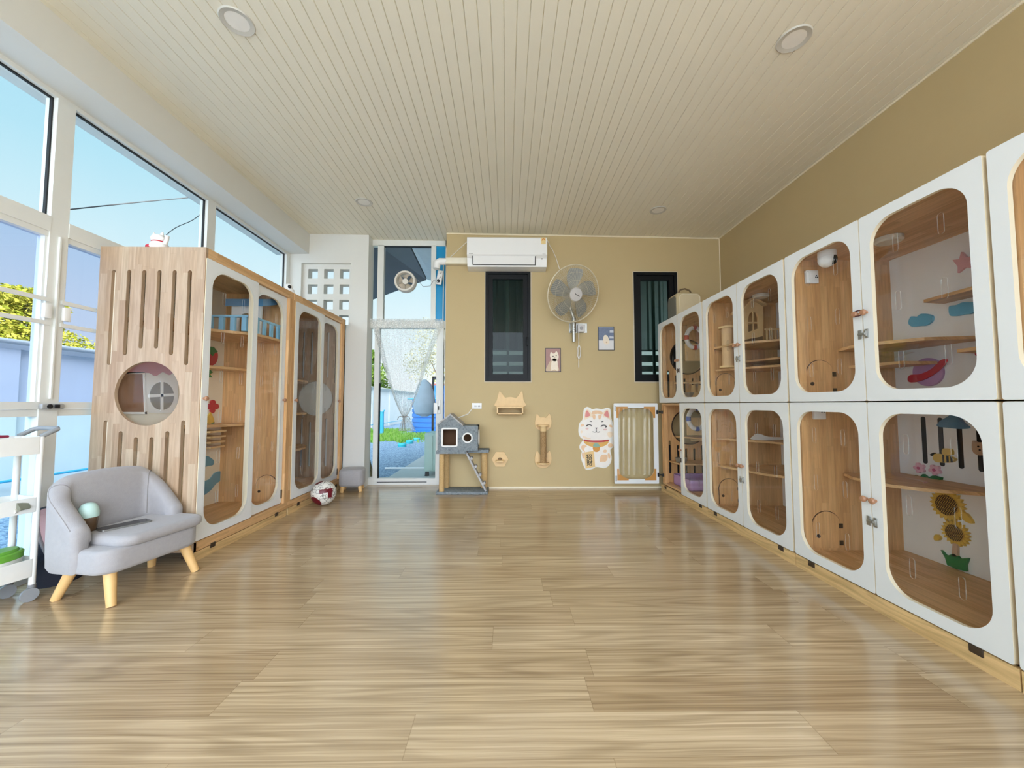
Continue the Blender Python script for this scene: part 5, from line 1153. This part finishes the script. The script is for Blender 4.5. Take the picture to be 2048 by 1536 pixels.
MB().tube([j0, (j0.x, j0.y + .02, j0.z - .06), (xq, YB - .07, P(1147, 636, Y=YB - .07).z), (xq, YB - .07, P(1147, 632, Y=YB - .07).z - .05)], .02, 12).build('neck', STEEL, t)
MB().cyl((xq, YB - .07, P(1147, 637, Y=YB - .07).z), (xq, YB - .07, P(1147, 664, Y=YB - .07).z), .028, n=20).cyl((xq + .001, YB - .07, P(1147, 664, Y=YB - .07).z), (xq + .001, YB - .07, P(1148, 684, Y=YB - .07).z), .02, n=20).build('pole', STEEL, t)
b1, b2 = P(1138, 647, Y=YB), P(1174, 666, Y=YB)
m = MB().box(b1.x, YB - .006, b2.z, b2.x, YB, b1.z); m.box(xq - .03, YB - .07, b2.z + .015, xq - .02, YB, b1.z - .01).box(xq + .02, YB - .07, b2.z + .015, xq + .03, YB, b1.z - .01)
m.build('bracket', STEEL, t)
s1, s2 = P(1155.5, 648.5, Y=YB - .06), P(1170, 663.5, Y=YB - .06)
sw = MB().box(s1.x, YB - .06, s2.z, s2.x, YB - .012, s1.z, bev=.004).build('switch_box', HUBM, t)
MB().lathe(((s1.x + s2.x) / 2, YB - .06, (s1.z + s2.z) / 2), [(.02, 0), (.018, .012), (.008, .014), (0, .014)], 20, axis=(0, -1, 0)).build('dial', mat('dial_grey', (160, 158, 156), .4), sw)
for px, py in ((1149, 654), (1149, 659.5)): c_ = P(px, py, Y=YB - .098); MB().ball((c_.x, YB - .098, c_.z), .008, n=12).build('bolt', STEEL, t)
cd = [P(1157.5, y, Y=YB - .05) for y in (664, 680, 700, 720, 735)]
lp = [P(1158 + 3 * math.sin(i * .9) + .5 * i % 2, 690 + (i % 7) * 4.2, Y=YB - .045) for i in range(14)]
tag(MB().tube(cd, .0035, 6).tube([P(1158 + 3.2 * math.cos(2 * PI * i / 20), 704 + 13.5 * math.sin(2 * PI * i / 20), Y=YB - .045) for i in range(20)], .003, 6, close=True).tube([P(1159 + 2 * math.cos(2 * PI * i / 20), 703 + 11 * math.sin(2 * PI * i / 20), Y=YB - .04) for i in range(20)], .003, 6, close=True).build('pull_cord', PAPERW), 'white pull cord hanging in a loop below the fan switch', 'cord')
# ================================================================== air conditioner, duct, cables
ya = YB - .20
a1, a2 = P(934, 472, Y=ya), P(1094, 474, Y=ya); zb1 = P(1010, 511, Y=ya).z; zb2 = P(1010, 531.5, Y=ya).z
t = thing('air_conditioner', 'white split air conditioner mounted under the ceiling above the first black window', 'air conditioner', ((a1.x + a2.x) / 2, YB, zb2))
def sec(x): return [(x, YB, a1.z - .01), (x, ya + .02, a1.z - .004), (x, ya, a1.z - .02), (x, ya - .004, zb1 + .01), (x, ya + .03, zb1 - .02), (x, ya + .06, zb2 + .01), (x, YB - .06, zb2 - .002), (x, YB, zb2)]
MB().loft([sec(a1.x), sec(a2.x)]).build('body', PAPERW, t, angle=25)
fl = P(945, 513, Y=ya).x, P(1071, 513, Y=ya).x
MB().loft([[(x, ya + .004, zb1 - .006), (x, ya + .046, zb2 + .03), (x, ya + .052, zb2 + .03), (x, ya + .012, zb1 - .006)] for x in (fl[0] + .006, fl[1] - .006)]).build('louvre', PAPERW, t)
m = MB()
for x in fl: m.loft([[(x + e, ya - .000, zb1 - .004), (x + e, ya + .044, zb2 + .026), (x + e, ya + .054, zb2 + .026), (x + e, ya + .012, zb1 - .004)] for e in (-.003, .003)])
m.loft([[(x, ya + .043, zb2 + .03), (x, ya + .047, zb2 + .024), (x, ya + .053, zb2 + .026), (x, ya + .05, zb2 + .032)] for x in fl]); m.build('louvre_gap', RUBBER, t)
m = MB()
for i in range(6): x = P(938, 508, Y=ya).x + i * .008; m.box(x, ya - .006, zb1 + .016, x + .005, ya - .003, zb1 + .021)
for i in range(5): x = P(1085, 508, Y=ya).x + i * .007; m.box(x, ya - .006, zb1 + .016, x + .005, ya - .003, zb1 + .019)
m.build('small_print', mat('print_grey', (120, 118, 116), .5), t)
e1, e2 = P(1082.5, 473.5, Y=ya - .004), P(1091.5, 488, Y=ya - .004)
lb_ = MB().box(e1.x, ya - .006, e2.z, e2.x, ya - .0035, e1.z - .01).build('energy_label', mat('label_yellow', (238, 212, 150), .5), t); lb_['label'] = 'yellow energy label'
cx_, cz_ = (e1.x + e2.x) / 2, (e1.z + e2.z) / 2
MB().plate([[(cx_ + .02 * math.cos(R(a)), cz_ - .004 + .024 * math.sin(R(a))) for a in range(0, 181, 15)] + [(cx_ + .013 * math.cos(R(a)), cz_ - .004 + .016 * math.sin(R(a))) for a in range(180, -1, -15)]], ya - .0075, ya - .006, 'y').build('label_arc', mat('label_orange', (214, 128, 50), .5), lb_)
c_ = P(1084, 517.5, Y=ya + .02); MB().lathe((c_.x, ya + .022, c_.z), [(.006, 0), (.006, .006), (0, .006)], 12, axis=(0, -1, -.6)).build('sensor', RUBBER, t)
d0, d1 = P(877, 523, Y=YB - .05), P(936, 523, Y=YB - .05); dzz = P(905, 522.5, Y=YB - .05).z
t = thing('pipe_duct', 'cream pipe duct running from the air conditioner to the door frame', 'duct', (-.6, YB, dzz))
MB().box(-.70, YB - .075, dzz - .036, a1.x - .001, YB, dzz + .036, bev=.006).build('duct', mat('duct_cream', (236, 228, 206), .5), t)
MB().tube([(-.69, YB - .04, dzz), (-.77, YB - .04, dzz), (-.80, YB - .04, dzz - .015), (-.805, YB - .04, dzz - .085)], [.038, .04, .042, .04], 14).build('elbow', PAPERW, t)
WC = mat('white_cable', (236, 232, 222), .5)
tag(MB().tube([P(934 - i * 37 / 6, 483.5 + i * 34.5 / 6, Y=YB - .006) for i in range(7)], .004, 6).build('slack_wire', WC), 'thin cream wire slanting from the air conditioner to the duct', 'cable')
tag(MB().tube([P(x, y, Y=YB - .012) for x, y in ((1094, 480), (1100, 492), (1106, 502), (1112, 516), (1117, 532), (1119, 538))], .0045, 6).build('fan_cable', WC), 'white cable running from the air conditioner down to the fan', 'cable')
yp = YD - .03
tag(MB().tube([P(x, y, Y=yp) for x, y in ((887, 530), (887, 560), (886.5, 600), (886, 640), (889, 690), (889, 730), (893, 750), (890, 770), (891, 800), (891, 812), (897, 822), (900, 830))], .006, 6).build('extension_cable', WC), 'white extension cable trailing down the right side of the door frame', 'cable')
tag(MB().tube([P(x, y, Y=YB - .010) for x, y in ((946, 815), (940, 823), (936, 828), (926, 832), (918, 835), (914, 838))], .0055, 6).build('plug_lead', WC), 'white plug lead from the wall socket to behind the cat tree roof', 'cable')
k1, k2 = P(944, 806, Y=YB), P(963.5, 817.5, Y=YB)
t = thing('wall_socket', 'white double wall socket on the ochre wall above the cat tree', 'socket', ((k1.x + k2.x) / 2, YB, k2.z))
MB().box(k1.x, YB - .010, k2.z, k2.x, YB, k1.z, bev=.003).build('plate', PAPERW, t)
m = MB()
for x in (.3, .42, .66, .8): xx = k1.x + (k2.x - k1.x) * x; m.box(xx - .004, YB - .0115, (k1.z + k2.z) / 2 - .012, xx + .004, YB - .0098, (k1.z + k2.z) / 2 + .006)
m.build('socket_holes', mat('dial_grey', (160, 158, 156)), t)
ps1, ps2 = P(881, 541, Y=yp - .03), P(878, 570, Y=yp - .03)
t = thing('power_strip', 'white power strip hanging by the blue panel beside the door', 'power strip', ((ps1.x + ps2.x) / 2, yp - .03, ps2.z))
m = MB().box(-.032, -.02, -.085, .032, .02, .085, bev=.008); o = m.build('strip', PAPERW, t, local=True); mid = (ps1 + ps2) / 2; o.rotation_euler.y = R(10)
for i, (z, dk) in enumerate(((.055, 0), (.0, 0), (-.05, 1))): c_ = MB().cyl((0, -.02, z), (0, -.055, z), .016, n=16).build('plug', RUBBER if dk else PAPERW, t, local=True); c_.rotation_euler.y = R(10)
t.location = mid; ORG[t.name] = mid
tag(MB().tube([P(876, 566, Y=yp - .05), P(868, 560, Y=yp - .05), P(860, 572, Y=yp - .05), P(846, 573, Y=yp - .04), P(838, 563, Y=yp - .02), P(832, 557, Y=yp - .02)], .003, 6).build('fan_lead', mat('grey_lead', (130, 132, 134), .5)), 'thin grey lead looping from the power strip to the round exhaust fan', 'cable')
# ================================================================== exhaust fan set in the transom pane
ec = P(811.5, 564, Y=YD); re_ = .128
t = thing('exhaust_fan', 'round white exhaust fan set in the transom pane above the door', 'fan', (ec.x, YD, ec.z))
ring = MB().lathe((ec.x, YD - .02, ec.z), [(re_ * .76, .0), (re_ * .80, .035), (re_ * .95, .035), (re_, .02), (re_, -.05), (re_ * .8, -.07), (re_ * .76, -.07)], 48, axis=(0, -1, 0), caps=False)
ring.build('housing', mat('fan_ring', (226, 220, 210), .45), t)
MB().lathe((ec.x, YD - .01, ec.z), [(0, .02), (.034, .018), (.036, 0), (0, 0)], 28, axis=(0, -1, 0)).build('hub', mat('fan_ring', (226, 220, 210)), t)
for k in range(5):
    a0 = R(72 * k + 20); rg = []
    for j in range(6):
        r = .03 + (re_ * .74 - .03) * j / 5; e = .46 + .10 * j / 5
        rg.append([(ec.x + r * math.cos(a0 + s), YD + .01 + s * .05 + w, ec.z + r * math.sin(a0 + s)) for s, w in ((-e, 0), (0, 0), (e, 0), (e, .003), (0, .003), (-e, .003))])
    MB().loft(rg).build('blade', mat('fan_blade_beige', (206, 192, 172), .5), t, angle=60)
# ================================================================== lace curtain tied in a knot
yc = YD - .035
def lace(name, c, f):
    if name in MATS: return MATS[name]
    n = NT(name); co = n.n('ShaderNodeTexCoord').outputs['Object']
    nz = n.n('ShaderNodeTexVoronoi', {'Vector': co, 'Scale': 60.}); 
    fac = n.n('ShaderNodeMapRange', {0: nz.outputs['Distance'], 1: .1, 2: .6, 3: f * 1.35, 4: f * .7}).outputs[0]
    d = n.n('ShaderNodeBsdfDiffuse', {'Color': lin(c)}); tl = n.n('ShaderNodeBsdfTranslucent', {'Color': lin(c)})
    b = n.n('ShaderNodeMixShader', {0: .72, 1: d.outputs[0], 2: tl.outputs[0]}); tr = n.n('ShaderNodeBsdfTransparent', {})
    MATS[name] = n.surf(n.n('ShaderNodeMixShader', {0: fac, 1: tr.outputs[0], 2: b.outputs[0]}).outputs[0]); return MATS[name]
SHEER = lace('lace_net', (252, 252, 250), .27); SHEER2 = lace('lace_hem', (252, 252, 250), .62)
t = thing('lace_curtain', 'sheer white lace curtain tied in a knot over the glass door', 'curtain', (-1.25, yc, P(810, 834, Y=yc).z))
rows = []; knot = P(809, 834, Y=yc); NW = 96
tl, tr_ = P(748, 654, Y=yc), P(882, 652, Y=yc)
for j in range(25):
    s = j / 24; z = tl.z + (knot.z - tl.z) * s
    f = (1 - s) ** .78
    a = knot.x + (tl.x - knot.x) * f - .014; b = knot.x + (tr_.x - knot.x) * f * (1 - .10 * math.sin(s * PI)) + .014
    rows.append([(a + (b - a) * i / NW, yc + (.016 + .012 * s) * math.sin(i * 1.02 + .8 * math.sin(i * .37)) * (.6 + .4 * s), z) for i in range(NW + 1)])
MB().loft(rows, closed=False).build('net', SHEER, t, angle=180)
for side in (0, 1):
    rg = []
    for r in rows:
        k0 = 0 if side == 0 else NW; k1 = 9 if side == 0 else NW - 9
        rg.append([(p[0], p[1] - .006, p[2]) for p in (r[k0:k1 + 1] if side == 0 else r[k1:k0 + 1])])
    MB().loft(rg, closed=False).build('hem_band', SHEER2, t, angle=180)
rows = []
fl_, fr_ = P(798, 862, Y=yc), P(829, 859, Y=yc)
for j in range(9):
    s = j / 8; f = s ** .7; z = knot.z + (fl_.z - knot.z) * s
    a, b = knot.x - .014 + (fl_.x - knot.x) * f * .9, knot.x + .014 + (fr_.x - knot.x) * f
    rows.append([(a + (b - a) * i / 40, yc + .02 * math.sin(i * 1.3), z) for i in range(41)])
MB().loft(rows, closed=False).build('skirt', SHEER2, t, angle=180)
rows = []
for j in range(4):
    z = P(800, 638 + j * 6, Y=yc).z
    a, b = P(737, 640, Y=yc).x, P(886, 640, Y=yc).x
    rows.append([(a + (b - a) * i / 120, yc - .01 + .013 * math.sin(i * .95), z) for i in range(121)])
MB().loft(rows, closed=False).build('heading', SHEER2, t, angle=180)
TIE = mat('grey_ribbon', (150, 146, 138), .7)
m = MB().tube([knot + Vector(p) for p in ((-.02, -.02, 0), (0, -.03, .004), (.02, -.02, 0), (.0, .02, 0))], .007, 8, close=True)
for s in (-1, 1):
    m.tube([knot + Vector((s * a, -.03, b)) for a, b in ((0, 0), (.03, .012), (.06, .002), (.075, -.03))], .005, 6)
    m.tube([knot + Vector((s * a, -.03, b)) for a, b in ((0, 0), (.008, -.05), (.012, -.10), (.016, -.16))], .004, 6)
m.build('tie_ribbon', TIE, t)
# ================================================================== two framed cat photographs
def framed(label, px0, py0, px1, py1, bgc, fl):
    yy = YB - .012; a, b = P(px0, py0, Y=yy), P(px1, py1, Y=yy)
    t = thing('photo_frame', label, 'framed photo', ((a.x + b.x) / 2, YB, b.z))
    MB().plate([rect(a.x, b.z, b.x, a.z), rect(a.x + .006, b.z + .006, b.x - .006, a.z - .006)], yy, YB, 'y').build('frame', mat('black_frame', (34, 30, 30), .4), t)
    MB().box(a.x + .005, yy + .004, b.z + .005, b.x - .005, YB, a.z - .005).build('photo_print', bgc, t)
    w, h = b.x - a.x, a.z - b.z
    for i, (nm, m_, outs) in enumerate(fl):
        m = MB(); y1 = yy + .0036 - i * .0004
        for o, sm in outs:
            pts = [(a.x + w * u, b.z + h * v) for u, v in o]
            m.plate([smooth(pts, 3) if sm else pts], y1, y1 + .0005, 'y')
        m.build(nm, m_, t)
CATW = mat('print_cat_cream', (236, 222, 200), .5, var=.06, scale=60); CATS = mat('print_cat_shade', (206, 178, 146), .5, var=.08, scale=60)
framed('framed portrait of a cream cat on mauve, lower left of the fan', 1090.5, 696, 1122, 743.5, mat('print_mauve', (170, 128, 120), .5), [
    ('cat_body', CATS, [([(.06, .03), (.14, .25), (.35, .48), (.6, .5), (.78, .3), (.84, .03)], 1)]),
    ('cat_chest', CATW, [([(.36, .05), (.38, .35), (.5, .55), (.75, .5), (.8, .25), (.78, .04), (.6, .1)], 1), ([(.34, .58), (.30, .7), (.36, .84), (.47, .78), (.6, .78), (.72, .87), (.84, .72), (.85, .58), (.74, .48), (.6, .44), (.44, .48)], 1)]),
    ('cat_features', INK, [(circ(.50, .65, .035, 12, .024), 0), (circ(.70, .68, .035, 12, .024), 0), (circ(.62, .585, .02, 10, .014), 0)])])
framed('framed snowy photo of a white cat, right of the fan switch', 1196, 653, 1229, 700.5, mat('print_snow', (222, 220, 218), .5), [
    ('photo_background', mat('print_bluegrey', (112, 124, 150), .5, var=.2, scale=40), [([(.04, .42), (.96, .42), (.96, .97), (.04, .97)], 0)]),
    ('photo_steps', mat('print_step', (198, 202, 210), .5), [([(.7, .5), (.96, .5), (.96, .58), (.7, .6)], 0), ([(.72, .74), (.96, .74), (.96, .84), (.72, .84)], 0)]),
    ('cat_figure', CATW, [([(.34, .32), (.32, .5), (.4, .64), (.56, .62), (.66, .48), (.68, .3), (.5, .24)], 1)]),
    ('cat_features', mat('print_cat_shade', (206, 178, 146)), [(circ(.52, .34, .05, 12, .035), 0)])])
# ================================================================== on top of the cabinets
BG, MESH = mat('bag_beige', (196, 180, 142), .75, bump=.2), mat('bag_grey_mesh', (120, 120, 110), .8, var=.15, scale=90)
bx0, bx1, by0, by1, bz0, bz1 = 1.80, 2.055, 4.0, 4.24, ZT, 2.135
t = thing('pet_carrier_bag', 'beige pet carrier bag with grey mesh side standing on the far white cabinet', 'bag', ((bx0 + bx1) / 2, (by0 + by1) / 2, bz0))
MB().box(bx0, by0, bz0, bx1, by1, bz1, bev=.03, seg=4).build('body', BG, t)
MB().plate([rrect(by0 + .025, bz0 + .03, by1 - .02, bz1 - .03, .04, 5)], bx0 - .006, bx0 + .01, 'x').build('mesh_window', MESH, t)
MB().plate([rrect(bx0 + .025, bz0 + .04, bx1 - .02, bz1 - .03, .035, 5)], by0 - .012, by0 + .01, 'y').build('front_pocket', mat('bag_pocket', (204, 190, 156), .75, bump=.2), t)
o = rrect(bx0 + .022, bz0 + .037, bx1 - .017, bz1 - .027, .037, 5); MB().tube([(u, by0 - .012, v) for u, v in o], .004, 6, close=True).build('piping', mat('bag_piping', (226, 216, 190), .7), t)
MB().tube([(bx0 + .04, (by0 + by1) / 2 - .05, bz1 - .005), (bx0 + .07, (by0 + by1) / 2 - .05, bz1 + .045), (bx0 + .12, (by0 + by1) / 2 - .05, bz1 + .055), (bx0 + .17, (by0 + by1) / 2 - .05, bz1 + .035), (bx0 + .19, (by0 + by1) / 2 - .05, bz1 - .005)], .009, 8).build('handle', mat('handle_brown', (112, 92, 66), .7), t)
# lucky cat figurine
fc_ = P(318, 496, Y=2.45); fz = 1.931
t = thing('lucky_cat_figurine', 'small white lucky cat figurine on the window-side tall cabinet', 'figurine', (fc_.x, 2.45, fz))
t.scale = (1.25, 1.25, 1.25)
CW = mat('china_white', (240, 238, 236), .25)
MB().lathe((.0, 0, .0), [(0, 0), (.034, 0), (.040, .012), (.038, .03), (.028, .042), (0, .046)], 24).build('body', CW, t, local=True)
hd = MB().ball((-.004, -.004, .058), .029, sc=(1.1, .95, .85)).cyl((-.022, -.004, .075), (-.026, -.004, .092), .010, .002, 12).cyl((.014, -.004, .077), (.02, -.004, .094), .010, .002, 12)
hd.build('head', CW, t, local=True)
MB().tube([(.028 * math.cos(2 * PI * i / 20), -.002 + .026 * math.sin(2 * PI * i / 20), .040) for i in range(20)], .004, 6, close=True).build('collar', RB, t, local=True)
MB().tube([(.034, -.006, .03), (.044, -.008, .05), (.045, -.008, .072)], [.010, .009, .010], 10).build('raised_paw', CW, t, local=True)
MB().ball((-.026, -.022, .012), .015, sc=(1.5, .8, .8)).build('red_cloth', RB, t, local=True)
MB().box(-.075, -.02, 0, -.035, .02, .004).build('base_plate', mat('base_grey', (150, 140, 140), .5), t, local=True)
cc = P(577, 577, X=-1.93)
t = thing('mini_camera', 'small white camera on top of the tall cabinets near the white pier', 'camera', (-1.93, cc.y, 1.931))
MB().lathe((0, 0, 0), [(0, 0), (.045, 0), (.048, .006), (.046, .03), (.03, .036), (0, .037)], 28).build('base', PAPERW, t, local=True)
MB().ball((0, 0, .05), .034).build('camera_head', PAPERW, t, local=True); MB().ball((.018, -.018, .05), .016).build('lens', mat('glossy_black', (12, 12, 14)), t, local=True)
